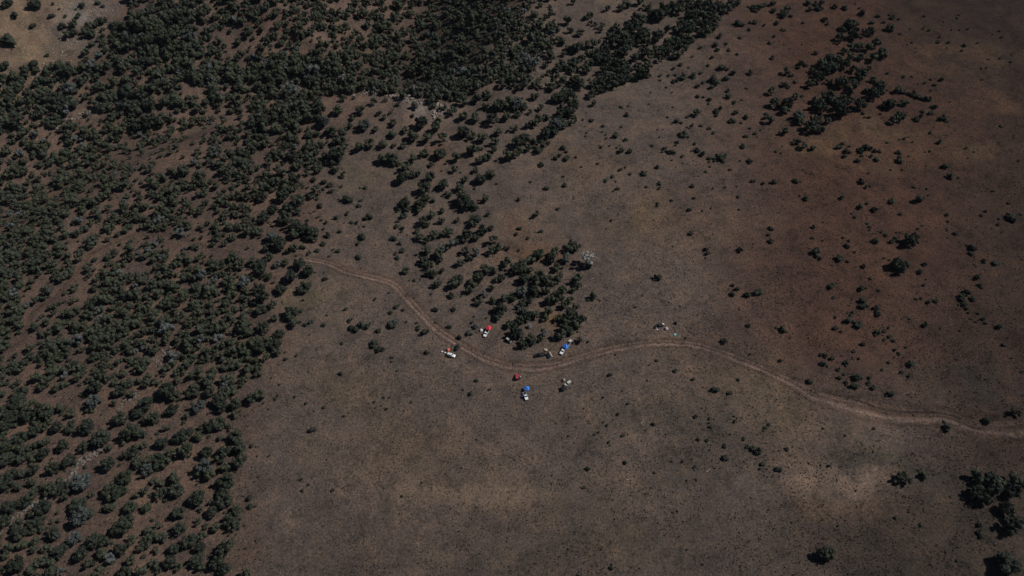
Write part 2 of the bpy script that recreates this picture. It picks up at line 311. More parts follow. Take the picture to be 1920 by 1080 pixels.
# ------------------------------------------------------------------ plant data (photo positions read by eye, thirds of a pixel, by tile)
# tile origin -> "x,y,r x,y,r ..." ; suffix s = silvery, d = dead
TREES = {
 (480, 360): "30,20,45 90,95,40 40,140,45 225,45,50 180,80,40 230,105,30 150,20,45 160,150,45 215,180,50 265,210,45 320,225,45 330,260,35 290,250,35 210,240,35 130,290,50 90,250,40s 20,230,35 60,310,30 210,310,35 265,300,25 180,330,25 70,365,35 30,400,40 120,405,30s 160,395,30 245,405,45 300,440,40 200,475,45 275,530,45 250,550,30 20,440,40 70,465,35 140,545,40 40,590,50 10,540,40 90,630,35 30,660,40 195,675,45 215,740,35 185,700,35 105,710,25 40,760,45 125,800,45 70,830,35 110,850,40 30,870,45 120,900,30 60,930,30 20,990,35 10,1030,25 845,445,30 "
   "835,60,40 850,95,25 800,95,20 950,40,45 920,70,40 910,100,30 1000,45,20 1085,5,30 1165,35,50 1190,70,45 1235,85,25 1285,35,32 1050,105,20 1305,122,18 985,130,35 945,165,35 965,180,25 1045,155,28 1130,155,20 1235,150,42 1220,175,30 1325,200,22 1090,220,38 1050,230,30 1000,235,35 925,250,35 910,220,22 970,265,30 1190,240,40 1270,215,40 1240,255,30 1175,270,30 1130,280,25 1335,275,38 1360,310,35 1325,330,30 1415,310,22 1100,295,30s 1070,310,28 1040,320,35s 1025,350,35 1035,380,25 955,335,38 945,385,40 980,410,35 965,450,30 1000,460,28 1020,510,35 1045,440,22 1180,330,30 1230,345,38s 1195,375,25 1150,400,30 1410,385,35 1395,420,25 1290,440,38 1330,445,28 1250,480,40 1225,510,35 1200,550,28 1135,490,45 1110,520,38 1385,480,30 1355,490,22 1325,540,28 1285,575,30s 1255,620,30 1330,610,25 1400,600,35 1425,580,28 1380,660,40 1365,700,35 1340,660,25 1425,745,30",
 (960, 360): "135,122,26 350,300,42 320,320,30 425,380,48d 435,412,25 245,340,35 220,370,40 150,345,40 110,380,35 60,395,35 310,375,35s 20,430,45 65,440,30 95,430,35 60,490,40 100,475,25 150,470,40 130,510,35 255,425,30 200,490,35 250,490,35 265,470,30 230,520,25 365,480,38 370,520,30 340,545,28 120,560,40 50,565,40s 190,550,35 280,555,35 245,590,40 210,610,38 280,590,28 325,605,28 290,640,28 90,605,35 60,625,30 360,650,32 455,585,24 330,690,45 300,720,35 370,710,40 415,712,17 265,710,28 345,750,38 300,770,40 375,740,30 270,800,35 330,780,30 205,675,38 180,700,35 135,690,35 90,700,40 50,720,40 70,670,25 35,655,25s 20,790,45 50,800,30 10,750,25 100,755,18d 185,800,25s 160,830,25 105,830,40 70,850,40 280,820,25s 380,835,25 10,600,25",
 (1440, 360): "815,265,45 750,410,48",
 (1440, 0): "455,140,40 420,160,25 490,130,30 405,210,28 480,190,45 540,190,30 575,180,28 400,235,20 610,240,35 520,260,35 470,265,35 570,270,30 430,285,30 640,290,35 590,320,35 655,310,28 340,330,40 400,330,35 470,320,35 520,320,30 300,355,35 360,370,45 430,360,40 320,395,45 280,440,40 240,465,35 255,395,25 480,390,30 520,420,40 410,460,45 480,470,40 470,500,35 345,455,25 535,400,25 570,380,22 620,490,50 600,530,45 650,510,35 590,445,25 560,510,25 685,580,45 660,590,30 775,575,30 745,650,42 715,680,32 340,540,45 285,590,45 420,560,45 385,590,40 415,620,50 320,610,35 270,560,30 520,590,42 460,560,30 270,670,40 250,710,50 290,730,35 335,680,25 170,650,40s 180,680,30 110,580,45 160,540,30 100,620,35 40,580,35 15,670,30 25,515,30 100,735,27 165,790,27 205,820,28 255,828,23 110,400,28 95,470,25",
 (960, 0): "1385,45,30 1280,10,25 1230,20,40 1215,50,30 1165,30,40 1190,60,30 1100,20,40 1050,20,40 1080,55,35 1130,60,40 1150,100,35 1100,100,40 1050,70,35 1010,80,40 1035,120,40 1090,140,40 1130,150,35 1105,175,35 1060,185,30 1010,140,35 960,130,40 985,170,45 940,160,35 960,210,40 1005,230,35 970,280,25 960,250,40 910,240,45 890,280,40 930,310,33 850,285,40 870,250,35 900,320,20 840,330,30 800,270,35 820,200,45 870,170,30 830,90,45 870,70,35 790,75,40 850,40,35 900,40,40 940,60,35 960,20,40 1000,20,35 700,100,45 740,110,35 680,140,45 720,170,50 740,200,45 700,220,40 650,160,40 640,200,35 660,240,40 620,240,40 760,240,35 780,320,30 740,290,40 770,370,35 740,400,45 720,420,40 760,420,30 710,360,35 690,320,35 650,270,35 620,300,40 580,350,45 620,360,40 650,390,40 600,400,45 640,430,45 680,430,30 600,450,40 560,440,40 530,390,40 540,430,35 570,480,35 530,490,30 490,500,35 460,520,35 440,540,25 500,450,40 460,470,35 510,300,50 480,330,40 530,330,40 470,290,35 570,220,45 540,200,30 590,150,30 500,170,22 470,135,17 440,88,22 420,95,22 385,185,32 330,165,25 360,270,40 390,250,22 320,265,25 420,385,35 345,350,45 310,370,35 290,440,33 280,350,25 370,460,50 330,450,30 390,480,35 320,530,45 270,540,45 300,510,35 240,550,30 345,590,45 320,630,40 280,630,40 360,560,25 340,650,25 250,700,45s 220,730,45 190,760,40 270,680,40 290,700,30 180,815,35 145,840,30 205,800,20 120,800,35 95,830,30 40,850,30 10,870,35 30,800,45 60,780,40 85,770,25 150,670,35 190,660,25 120,690,35 90,700,25 160,605,25 130,540,28 100,630,20 60,600,40 20,580,50s 30,640,30 10,720,30 160,490,20 230,490,30 200,485,25 1040,630,32 955,425,34 620,40,30 540,50,20 650,20,35 720,10,30 760,30,35",
 (0, 720): "525,20,50 670,40,40 740,55,30 640,110,25 530,100,45s 500,150,25 400,160,35 490,240,50 400,240,40 320,240,40 270,150,55 200,150,50 150,180,45 60,180,50 30,230,45 110,100,45 120,300,45 200,260,40 250,320,35 150,380,50 240,390,45 350,350,40 390,430,45 300,470,50 190,480,40 40,420,50 60,500,40 120,500,35 40,560,45 110,580,30 480,350,40 580,300,60 610,365,28 680,190,50 820,110,55 780,160,40 870,190,45 820,200,35 930,40,60 990,70,40 970,140,42 930,160,25 1110,125,45s 1085,40,50 1045,185,28 1030,215,17 940,240,28 740,270,65 790,280,40s 700,310,35 805,345,25 735,380,45 760,360,25 610,450,45 1180,40,40 1230,90,50 1260,50,45 1310,30,35 1250,130,40 1330,110,42 1325,165,30 1420,80,40 1235,220,45 1180,230,45 1135,240,25 1285,240,30 1040,280,50 1000,300,40 1120,290,35 910,330,42 960,390,35 1050,370,55 1155,385,42 1325,290,45 1240,305,22 1260,380,45 1240,420,40 1265,470,35 1345,360,45 1365,410,35 1340,440,45 770,440,40 830,430,38 890,420,45 940,440,35 830,485,42s 900,470,35 1150,465,50s 1125,500,30 1180,510,35 700,525,55 680,540,30 620,590,50 660,610,50 700,600,30 630,640,38 865,545,25 910,560,30 980,530,40 990,570,30 1000,600,45 820,595,35 770,625,25 905,615,42 730,695,45 825,685,40 620,695,38 460,550,60s 520,620,22 340,580,55 280,590,45 370,620,40 210,590,40 240,690,50 140,660,45 60,690,55 30,760,45 180,730,35 210,780,45 110,840,50 440,680,55 450,740,65s 500,730,35 1110,640,55 1085,665,35 1010,725,42 1130,705,22 1190,720,42 1185,660,22 1270,545,50 1250,610,45 1265,655,50 1320,740,55 1315,790,42 1280,770,35 1340,700,38 700,790,65 660,835,40 730,760,35 890,800,28 830,825,30 860,850,40 910,860,40 1010,815,45 1110,775,28 1160,800,25 1210,810,30 1140,855,35 1070,880,50 1125,920,42 1265,920,60 1300,890,30 980,920,42 730,880,40 810,900,45 880,930,28 540,880,60 590,890,35 420,870,45s 460,950,55 570,950,40 620,985,40s 680,930,45 510,1010,38 550,1050,40 740,1000,35 800,1040,40 870,1010,35 890,1050,30 960,1000,45 1000,1030,35 1100,990,50 1130,1020,35 1220,1000,50 1260,1040,45 1380,1065,35 700,1060,50 300,840,50 260,930,40 340,940,55 200,880,35 90,1010,55 30,960,30 290,1060,45",
 (480, 0): "490,555,30 455,620,40 590,620,40 550,655,25 660,575,28 730,560,20 800,580,20 890,595,28 610,700,42s 530,705,22 385,680,45s 675,725,22 765,755,30 775,690,28 725,660,20 840,730,30 880,770,40 930,690,45 960,780,40 1020,720,40 1050,780,38 950,860,35 1035,860,45 1160,740,45 1210,760,35 1270,775,38 1220,840,45 1345,790,35 1360,745,32 1340,840,25 1410,880,40 1300,890,35 1250,900,30 1125,890,38 1120,950,28 985,925,22 985,1000,38 1055,1035,42 1170,1010,32 1150,1055,35 1325,975,38 1260,1000,42 1240,955,25 880,900,35 840,940,40 760,890,45 720,890,40 790,920,30 820,1000,45 870,985,30 910,980,25 830,820,28 710,810,35 640,805,40 580,830,35 500,820,35 490,740,40 420,730,45 450,870,55 360,810,35 440,800,25 290,820,40 200,870,50 210,1000,50 240,930,40 140,970,40 950,1060,45 1240,560,35 1160,570,40 1100,620,40 1170,650,35 1240,660,40 1300,530,40 1290,600,30 1370,590,50 1330,670,45 1400,650,40 1420,590,35 1050,600,30 1000,590,25 1030,670,25",
 (480, 720): "25,60,40",
 (1440, 720): "765,530,42 882,510,27 1165,525,40 1215,620,60 1260,530,45 1165,605,45 1280,590,45 1315,555,35 1390,530,40 1430,560,30 1370,600,50 1340,700,45 1370,790,60 1400,770,40 325,950,50 1350,1005,65 1395,162,30",
}
SHRUBS = {
 (480, 360): "310,25,25 345,38,15 360,75,20 515,42,32 590,48,14 580,75,18 465,40,8 510,120,17 450,148,20 395,172,16 348,140,12 368,157,12 290,157,12 330,108,8 305,118,6 270,118,6 380,207,12 470,222,15 405,243,22 380,290,20 345,328,17 300,343,18 435,322,12 460,335,20 412,360,10 595,250,26 575,290,15 575,368,20 635,143,28 540,170,15 567,172,15 610,190,12 580,195,6 497,173,6 830,135,22 800,160,17 790,188,22 825,205,18 820,222,14 775,262,20 812,287,16 825,328,20 785,348,12 795,367,18 800,240,6 850,240,6 385,488,17 403,486,8 670,603,13 750,567,8 728,608,6 790,640,20 755,680,17 828,665,12 845,730,10 905,733,12 910,765,20 955,780,30 765,735,32s 795,725,12 770,755,22 595,745,26s 560,770,30 535,765,20 625,755,20 645,737,8 610,770,10 530,715,17s 525,730,12 505,658,14 400,693,10 380,747,17 690,780,17 310,730,18s 275,750,18 250,730,12 250,670,15 300,803,8 485,850,14 668,850,30 690,885,25 715,880,18 655,850,18 765,930,11 765,955,9 795,1005,10 963,900,16 475,1022,16 228,918,11 165,940,13 295,1010,8 1240,1060,14 890,497,12 865,497,8 925,492,8 985,573,12 1010,660,20 1108,662,20 1100,583,24 1010,735,10 1088,755,17 1140,817,20 1135,875,22 1230,760,22s 1195,790,22s 1215,735,14 1228,700,10 1297,708,10 892,595,6 1225,600,18 1155,583,10 1210,800,14s",
 (960, 360): "35,40,18 258,95,12 75,100,4 42,202,18 25,237,14 165,222,18s 90,258,14 130,225,5 118,262,4 165,268,6 308,252,5 325,254,5 40,330,14 285,430,15 160,575,20 430,605,12 370,785,8 175,770,14 820,485,24 805,490,12 1090,325,17 1100,342,16 1088,370,6 1118,382,5 1005,232,14 995,98,14 1073,105,7 1120,93,6 1285,325,20 820,65,10 818,77,8 900,45,10 1022,33,10 1272,25,12 1275,98,8 557,160,9 540,93,5 345,35,5 530,208,5 1385,560,27 1320,575,20 1270,548,18 1240,575,15 1245,525,12 925,735,12 975,818,9 1195,838,20 1330,750,15 815,948,12 770,975,6 553,1027,12 765,1058,7 583,915,6 918,1005,12 1020,1052,12 1275,1053,12 695,648,9 735,583,6 945,640,6 885,620,5 1045,690,5 1278,662,6 497,610,6 483,605,5 430,845,10 718,838,4 1340,910,10",
 (1440, 360): "215,33,17 178,22,8 420,35,17 690,48,22 850,40,32 905,15,8 520,80,20 557,65,10 600,100,18 748,122,12 470,120,8 487,140,10 258,195,15 310,168,6 17,205,17 18,275,17 5,240,10 252,258,12 308,272,6 445,305,17 455,270,12 425,255,10 605,275,20 560,178,10 573,195,10 575,215,8 587,235,6 640,222,10 620,222,6 665,240,14 695,278,15 720,255,12 725,228,8 745,230,6 742,300,9 845,205,9 868,187,8 270,330,25 275,355,18 295,372,15 403,372,22 450,390,10 488,337,8 540,418,15 525,415,8 362,415,5 655,370,9 687,382,9 853,447,19 883,408,15 575,487,10 877,525,10 890,492,5 355,525,25 527,543,18 555,540,8 625,553,10 375,592,13 535,610,25 530,640,22 560,640,12 610,645,20 620,690,18 615,672,12 650,665,5 480,675,12 462,690,12 448,680,6 380,702,11 450,730,25 485,730,12 510,745,27 380,765,17 408,785,9 835,600,10 865,597,10 838,567,6 905,617,15 947,612,14 760,598,4 80,775,20 48,762,8 100,785,12 123,823,6 615,785,16 605,805,9 655,780,14 680,762,9 685,810,14 657,828,12 705,835,14 535,855,16 487,895,12 513,937,9 715,890,14 740,905,14 737,870,6 778,872,9 675,958,11 640,1000,11 710,930,5 300,915,12 330,915,20 362,932,17 310,965,17 335,978,9 440,960,15 435,975,10 397,998,13 430,1025,10 405,1045,14 495,1040,25 575,1045,14 440,1070,12 570,1072,12 805,968,20 758,1015,15 792,1030,15 68,950,13 235,1065,18 797,715,7 885,748,18 970,768,7 1080,780,7 1097,745,5 1110,565,25 1090,585,18 1090,605,15 1105,630,18 1120,655,12 1155,600,20 1075,635,8 1185,685,12 1215,715,17 1225,735,14 1145,710,10 1172,732,8 1125,678,8 1300,757,17 1330,858,14 1280,760,6 1125,300,12 1155,312,22 1145,345,15 1220,385,15 1280,400,18 1160,405,6 1180,478,20 1195,525,14 1205,540,8 1010,210,9 1055,235,14 1010,130,12 1015,165,10 1012,258,5 1200,132,12 1225,105,12 1295,180,12 1300,150,8 1365,140,25 1380,160,18 1355,62,10 1425,125,9 1315,225,5 1260,205,6 1172,200,5 1390,715,5 1370,935,7 1430,1010,12 1195,1030,6 1225,1055,7 1305,1070,5 1190,903,4",
 (1440, 0): "130,420,18 110,487,20 185,360,25 210,365,17 170,380,15 155,460,14 195,540,14 270,298,18 70,750,20 180,835,22 730,505,30 760,515,22 790,525,15 820,530,22 850,545,22 880,555,22 910,560,17 875,625,15 920,635,20 940,605,20 865,655,20 840,670,22 990,665,25 1005,680,12 920,600,10 400,825,22 420,810,15 460,825,12 440,850,20 430,880,16 460,860,14 550,830,25 525,850,22 510,835,14 580,840,18 600,850,18 630,850,15 585,880,15 610,895,22 500,905,22 530,875,12 735,857,20 740,900,26 790,880,9 535,635,15 570,660,12 545,660,8 630,640,9 620,90,15 585,125,18 655,125,18 690,80,14 700,100,18 740,107,13 685,160,30 745,188,12 875,158,10 905,170,12 800,160,8 880,90,10 1035,165,11 1080,168,8 1125,165,10 1070,100,12 1075,83,9 990,122,9 965,205,11 960,235,13 1017,238,11 1005,268,6 1105,255,14 1090,285,10 1180,240,9 1265,192,6 1300,175,8 1315,210,10 810,240,9 785,250,7 830,270,6 830,295,5 765,430,11 810,430,9 675,410,14 885,465,14 915,445,11 938,475,15 975,448,17 915,505,12 845,475,7 865,408,6 1205,447,8 1200,385,9 1230,380,9 1305,328,9 1365,348,10 1240,333,7 1325,380,5 1370,305,5 25,325,18 43,853,10 75,860,9 35,1023,17 78,822,6 155,1015,22 180,1020,10 525,1022,18 550,1050,14 575,1048,9 690,955,9 755,955,9 570,972,10 770,1018,6 735,1003,6 965,800,18 915,747,12 910,850,10 885,855,6 770,780,15 740,785,8 790,770,6 815,800,9 670,800,10 620,765,5 990,935,25 1015,930,14 1030,992,25 1075,1000,11 890,935,7 1115,830,12 1160,853,8 1125,888,7 1300,797,7 1310,708,12 1325,680,5 1385,775,6 1410,905,9 1375,853,5 1375,975,6 1380,1025,5 1025,575,6 895,1060,10 825,1050,12 195,958,6 215,972,6 1265,1072,9 25,20,22 30,60,20 90,75,36 75,85,25 110,45,25 130,90,17 95,170,14 75,165,13 50,130,17 200,125,15 225,15,25 270,20,22 305,15,22 240,55,22 280,50,20 300,45,18 320,110,22 335,130,18 375,40,20 435,40,23 490,20,8 525,75,25 515,45,10 40,205,15 10,240,14 65,232,6 125,272,6 190,250,6 330,270,5",
 (960, 0): "1360,40,20 1330,35,10 1415,30,20 1275,130,30 1300,140,20 1340,165,15 1365,125,17 1340,125,12 1420,143,12 1285,210,15 1170,205,20 1145,250,22 1155,280,17 1205,245,14 1220,280,14 1265,303,12 1060,268,14 1015,315,12 1125,325,15 1105,367,12 1180,380,25 1215,385,17 1245,410,25 1340,410,20 1205,440,22 1135,445,30 1150,465,25 1125,487,22 1075,462,14 1065,405,18 1045,485,17 925,420,15 1020,420,25 1025,435,15 910,385,17 950,365,17 995,380,9 910,460,15 885,425,13 835,425,14 835,450,10 955,475,7 870,490,9 780,520,8 900,520,7 1320,495,12 1215,545,25 1215,510,15 1250,575,17 1290,562,9 1045,540,17 1075,545,10 1110,560,17 1105,582,12 1260,635,20 1240,680,25 1155,625,22 1170,605,17 1150,650,12 1315,660,18 1290,690,10 1425,665,18 1430,640,12 985,655,14 925,685,20 955,690,14 875,660,8 905,603,8 1065,705,14 1015,705,14 1110,722,15 1135,747,12 1000,720,8 985,715,7 965,755,28 990,770,12 940,755,14 930,800,14 920,815,9 860,830,16 895,855,22 870,850,12 915,860,15 845,855,9 1030,805,15 1045,845,22 1075,870,25 1110,890,14 1165,890,30 1190,880,22 1185,905,17 1205,870,14 1110,910,12 1140,905,10 1010,850,9 960,875,14 900,898,9 960,917,6 1115,937,8 1020,903,5 1340,908,20 1230,950,14 1285,903,8 1300,825,18 1370,748,15 1340,722,13 1400,732,8 1315,765,15 1380,770,8 815,940,17 740,975,20 757,965,8 663,980,13 610,952,14 640,940,8 565,990,14 530,1015,15 585,1020,8 597,1058,15 570,1075,8 830,1030,14 830,1058,12 1015,1047,13 1090,967,12 1200,1050,10 1355,1015,17 1415,1033,15 1130,1060,7 757,1050,8 1265,1047,7 790,818,12 830,770,9 820,728,8 850,728,5 620,850,25 660,850,20 590,830,9 605,818,6 550,818,9 500,825,12 640,787,15 580,770,22 585,745,12 530,777,10 527,757,8 507,740,8 513,708,12 612,710,14 613,602,12 655,595,8 645,645,16 770,585,7 450,678,14 437,675,8 400,673,9 417,635,5 415,765,10 422,745,8 360,883,10 480,920,11 390,937,9 165,928,20 290,830,20 305,850,14 270,873,14 305,887,24 245,893,20 290,990,10 293,1040,18 105,1022,10 195,1058,18",
 (480, 0): "550,550,14 880,650,17 755,635,17 690,640,20 1265,835,18 775,820,20 430,960,20 485,990,20 325,1010,24 380,1025,24 415,1040,22 380,1060,17 345,910,18 460,920,15 480,1048,15 615,1055,14 585,1055,8 420,1075,20 265,1052,12 485,950,6 1355,1030,12 1230,1060,10 1045,960,8 1150,970,9",
 (480, 720): "320,255,25 108,80,13 218,68,13 280,110,11 378,132,13 495,180,10 327,152,7 68,142,8 663,102,11 720,75,12 748,75,9 735,142,13 705,122,8 875,103,9 938,83,5 1208,52,17 1165,32,8 72,403,11 397,425,7 407,390,5 265,295,5 255,537,12 295,565,9 265,597,15 432,597,15 722,588,8 820,630,11 933,555,8 1157,473,7 1068,182,4 1297,205,5 1315,30,11 66,617,5 1420,748,4 555,978,5 1065,415,4 130,3,9",
 (960, 720): "1145,32,20 1228,48,15 600,172,12 620,38,6 513,75,8 462,107,4 405,138,7 408,183,5 652,110,8 515,213,9 535,232,9 797,225,12 1037,183,14 1110,193,10 1110,220,7 1120,238,14 1253,208,11 1250,182,6 1387,167,5 1068,133,6 1425,243,12 1047,308,12 1095,316,13 1302,308,11 1197,348,14 1113,371,6 1200,415,18 1330,352,14 1350,360,16 1385,378,22 1410,450,14 1395,478,8 1428,480,4 1033,465,11 960,438,10 798,498,10 723,436,5 638,442,12 430,476,14 408,580,13 545,328,9 551,346,6 625,288,12 652,283,5 488,270,8 465,283,7 318,293,7 377,371,5 281,447,4 533,386,4 752,617,7 860,692,4 985,543,9 1037,537,9 558,1035,14 563,1018,8 375,1070,12 268,971,6 318,928,7 373,942,5 1073,1015,8 565,463,3 905,722,7 930,717,7",
 (1440, 720): "490,10,22 440,3,9 565,5,10 592,20,18 690,52,22 665,62,10 245,35,6 1085,143,6 1230,208,23 1010,243,24 993,213,10 600,250,12 310,250,8 435,288,8 107,366,14 62,478,19 342,463,12 232,445,7 297,458,7 5,228,10 43,268,4 495,600,6 847,485,8 1027,633,8 988,553,6 900,470,5 935,510,6 721,752,12 860,795,11 790,718,7 1187,790,18 1187,825,22 1203,865,17 1065,995,9 717,980,4 395,795,9 197,840,6 1055,478,5",
 (0, 720): "1405,640,22 1400,690,22 860,765,15s 930,655,17 1380,180,7 1440,350,6",
 (0, 0): "290,88,24 183,145,22 350,150,27 470,25,27 550,15,18 568,110,38 487,150,22 265,312,15 190,360,36 120,380,15 145,430,28 370,90,16 440,90,22 300,22,15 330,50,10 425,50,10 205,30,42 80,85,30 40,25,38 60,225,52 30,375,32 580,35,14 90,430,20 200,470,35 100,480,30 60,540,28",
}
def parse(d):
    out = []
    for (ox, oy), s in d.items():
        for w in s.split():
            f = w[-1] if w[-1] in 'sd' else ''; a, b, r = (float(v) for v in w.rstrip('sd').split(',')); out.append((ox + a / 3, oy + b / 3, r / 3, f))
    return out
tr = parse(TREES); sh = parse(SHRUBS)
# density of the continuous wood, 40-pixel cells of the photo
DENS = """000000788787668 8798889998730
000378999655666 7778779999944600
000268888766666 6768889999946620
336876367887878 8877899999865100
778678867454469 8842234532063000
877446854545689 8742000000041000
345776655577687 6000000000000
446876555787558 5000000000000
667975467766673 0000000000
99984657737600 000000
99954668646700 000000
99657566264300 000000
98674736687600 000000
74637876577500 000000
74568866687600 000000
73678767677700 000000
45757765678800 000000
64567465677600 000000
44300000000000
55400000000000
44300000000000
33200000000000
34300000000000
33200000000000
34300000000000
33300000000000
33300000000000"""
D = [[int(c) for c in r.replace(' ', '')] for r in DENS.split('\n')]
D = [r + [0] * (50 - len(r)) for r in D]
def dens(x, y):
    if 470 < x < 940 and 100 < y < 260:
        b = np.interp(x, [470, 560, 620, 700, 760, 830, 880, 940], [240, 190, 171, 170, 178, 190, 184, 140])
        if y < b: return 9
        if x > 600: return 0
    return D[int(min(max(y // 40, 0), 26))][int(min(max(x // 40, 0), 49))]
trail = np.array([(455, 474), (410, 470), (360, 452), (310, 440), (262, 438), (215, 455), (172, 476), (150, 502), (112, 550), (62, 592), (40, 640), (-10, 668)])
trailc = catmull(trail, 12)
cells = {}
def near_ok(x, y, r, f):
    for i in range(int(x // 40) - 1, int(x // 40) + 2):
        for j in range(int(y // 40) - 1, int(y // 40) + 2):
            for (a, b, q) in cells.get((i, j), ()):
                if ((x - a) ** 2 + ((y - b) * 1.25) ** 2) < (f * (r + q)) ** 2: return False
    return True
def put(x, y, r): cells.setdefault((int(x // 40), int(y // 40)), []).append((x, y, r))
for (x, y, r, f) in tr: put(x, y, r)
sc = []; NSC = 34000
for _ in range(NSC):
    x = random.uniform(-260, 1160); y = random.uniform(-110, 1120); d = dens(x, y)
    if d == 0 or random.random() > (d / 9.0) ** 1.75: continue
    base = 8.3 + 3.5 * max(0, min(1, y / 900)); r = base * random.choice((.4, .55, .7, .8, .9, 1.0, 1.1, 1.2, 1.4))
    if (x < 560 and y > 360) and np.min(np.hypot(trailc[:, 0] - x, (trailc[:, 1] - y) * 1.2)) < 3 + .6 * r: continue
    if d == 9 and y < 330: r *= 1.22
    if x < 370 and y < 250 and d >= 8: r *= 1.45
    elif x < 480 and y < 200: r *= 1.2
    if near_ok(x, y, r, .72 - .036 * d):
        put(x, y, r); sc.append((x, y, r, 's' if random.random() < .05 else ''))
tr = tr + sc

def solve(lst, hk, shrink):
    a = np.array([(p[0], p[1], p[2] * (1.14 if p[0] > 1100 and p[1] > 340 else 1.0)) for p in lst]); P = ground_at(a[:, 0], a[:, 1]); R = a[:, 2]
    for _ in range(2):
        dep = to_px(P)[2]; W = R * dep / FPX * shrink; P = ground_at(a[:, 0], a[:, 1], W * hk)
    return P, W
# ------------------------------------------------------------------ plant meshes
bmi = bmesh.new(); bmesh.ops.create_icosphere(bmi, subdivisions=2, radius=1)
ICO_V = np.array([v.co[:] for v in bmi.verts]); ICO_F = np.array([[v.index for v in f.verts] for f in bmi.faces]); bmi.free()
bmi = bmesh.new(); bmesh.ops.create_icosphere(bmi, subdivisions=1, radius=1)
IC1_V = np.array([v.co[:] for v in bmi.verts]); IC1_F = np.array([[v.index for v in f.verts] for f in bmi.faces]); bmi.free()
def make_crown(rg, lobes, fine, leaves, zc, zr, spread, lr, flatk=1.0):
    """unit crown (radius about 1): overlapping ragged lobes wrapped in leaf sprays"""
    vs, fs, ts = [], [], []; n = 0; BV, BF = (ICO_V, ICO_F) if fine else (IC1_V, IC1_F)
    for i in range(lobes):
        a = rg.uniform(0, 2 * math.pi); q = math.sqrt(rg.uniform(0.02, 1)) * spread; zz = rg.uniform(-1, 1) * math.sqrt(max(.05, 1 - (q / max(spread, .01)) ** 2 * .8))
        c = np.array([math.cos(a) * q, math.sin(a) * q, zc + zz * zr]); r = lr * rg.uniform(.72, 1.3)
        v = BV * (r * rg.uniform(.70, 1.22, (len(BV), 1))) * np.array([1, 1, flatk]) + c
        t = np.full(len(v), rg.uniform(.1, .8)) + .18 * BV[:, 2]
        vs.append(v); fs.append(BF + n); ts.append(t); n += len(v)
        for _ in range(leaves):
            d = rg.normal(size=3); d /= np.linalg.norm(d); p = c + d * r * rg.uniform(.85, 1.28) * np.array([1, 1, flatk]); s = rg.uniform(.06, .14)
            e1 = rg.normal(size=3); e1 /= np.linalg.norm(e1); e2 = np.cross(e1, rg.normal(size=3)); e2 /= np.linalg.norm(e2) + 1e-6
            vs.append(np.array([p + e1 * s, p - e1 * s * .6 + e2 * s * .7, p - e1 * s * .6 - e2 * s * .7])); fs.append(np.array([[n, n + 1, n + 2]])); ts.append(np.full(3, rg.uniform(.15, 1.0))); n += 3
    v = np.vstack(vs); v[:, 2] = np.maximum(v[:, 2], .03)
    return v, np.vstack(fs), np.concatenate(ts)
def make_trunk(rg, h, r, limbs, twig=0, spread=.75, zmax=1.5):
    vs, fs = [], []; n = 0
    def cone(a, b, r0, r1, k=5):
        nonlocal n
        a = np.array(a, float); b = np.array(b, float); d = b - a; d /= np.linalg.norm(d); u = np.cross(d, [.3, .9, .2]); u /= np.linalg.norm(u); w = np.cross(d, u)
        an = np.arange(k) * 2 * math.pi / k; ring = np.cos(an)[:, None] * u + np.sin(an)[:, None] * w
        vs.append(np.vstack([a + ring * r0, b + ring * r1]))
        for i in range(k): j = (i + 1) % k; fs.append([n + i, n + j, n + k + j]); fs.append([n + i, n + k + j, n + k + i])
        n += 2 * k
    lean = rg.normal(size=2) * .1; top = (lean[0], lean[1], h); cone((0, 0, -.12), top, r, r * .7)
    for i in range(limbs):
        a = i * 2 * math.pi / limbs + rg.uniform(-.4, .4); e = (top[0] + math.cos(a) * spread * rg.uniform(.6, 1.1), top[1] + math.sin(a) * spread * rg.uniform(.6, 1.1), rg.uniform(h + .3, zmax)); cone(top, e, r * .55, r * .15, 4)
        for _ in range(twig):
            m = rg.uniform(.35, 1); s0 = np.array(top) * (1 - m) + np.array(e) * m; cone(s0, s0 + np.array([math.cos(a), math.sin(a), .5]) * .12 + rg.normal(size=3) * .26, r * .24, r * .07, 3)
    return np.vstack(vs), np.array(fs)
rg = np.random.default_rng(3)
CROWNS = [make_crown(rg, int(rg.integers(22, 34)), False, 26, .80, rg.uniform(.46, .62), rg.uniform(.68, .84), rg.uniform(.215, .27), rg.uniform(.85, 1.05)) for i in range(12)]
SMALLC = [make_crown(rg, int(rg.integers(8, 12)), False, 22, .80, rg.uniform(.46, .62), rg.uniform(.60, .74), rg.uniform(.29, .36)) for _ in range(16)]
SHRUBC = [make_crown(rg, int(rg.integers(4, 7)), False, 16, .42, .22, .52, .42, .85) for _ in range(10)]
TRUNKS = [make_trunk(rg, .38, .085, 5) for _ in range(6)]
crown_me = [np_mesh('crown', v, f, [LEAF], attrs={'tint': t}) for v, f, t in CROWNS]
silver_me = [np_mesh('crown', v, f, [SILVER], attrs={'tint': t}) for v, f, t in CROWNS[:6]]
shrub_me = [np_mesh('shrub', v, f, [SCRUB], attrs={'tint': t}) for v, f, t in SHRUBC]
sshrub_me = [np_mesh('shrub', v, f, [SILVER], attrs={'tint': t * .4}) for v, f, t in SHRUBC[:4]]
trunk_me = [np_mesh('trunk', v, f, [BARK]) for v, f in TRUNKS]

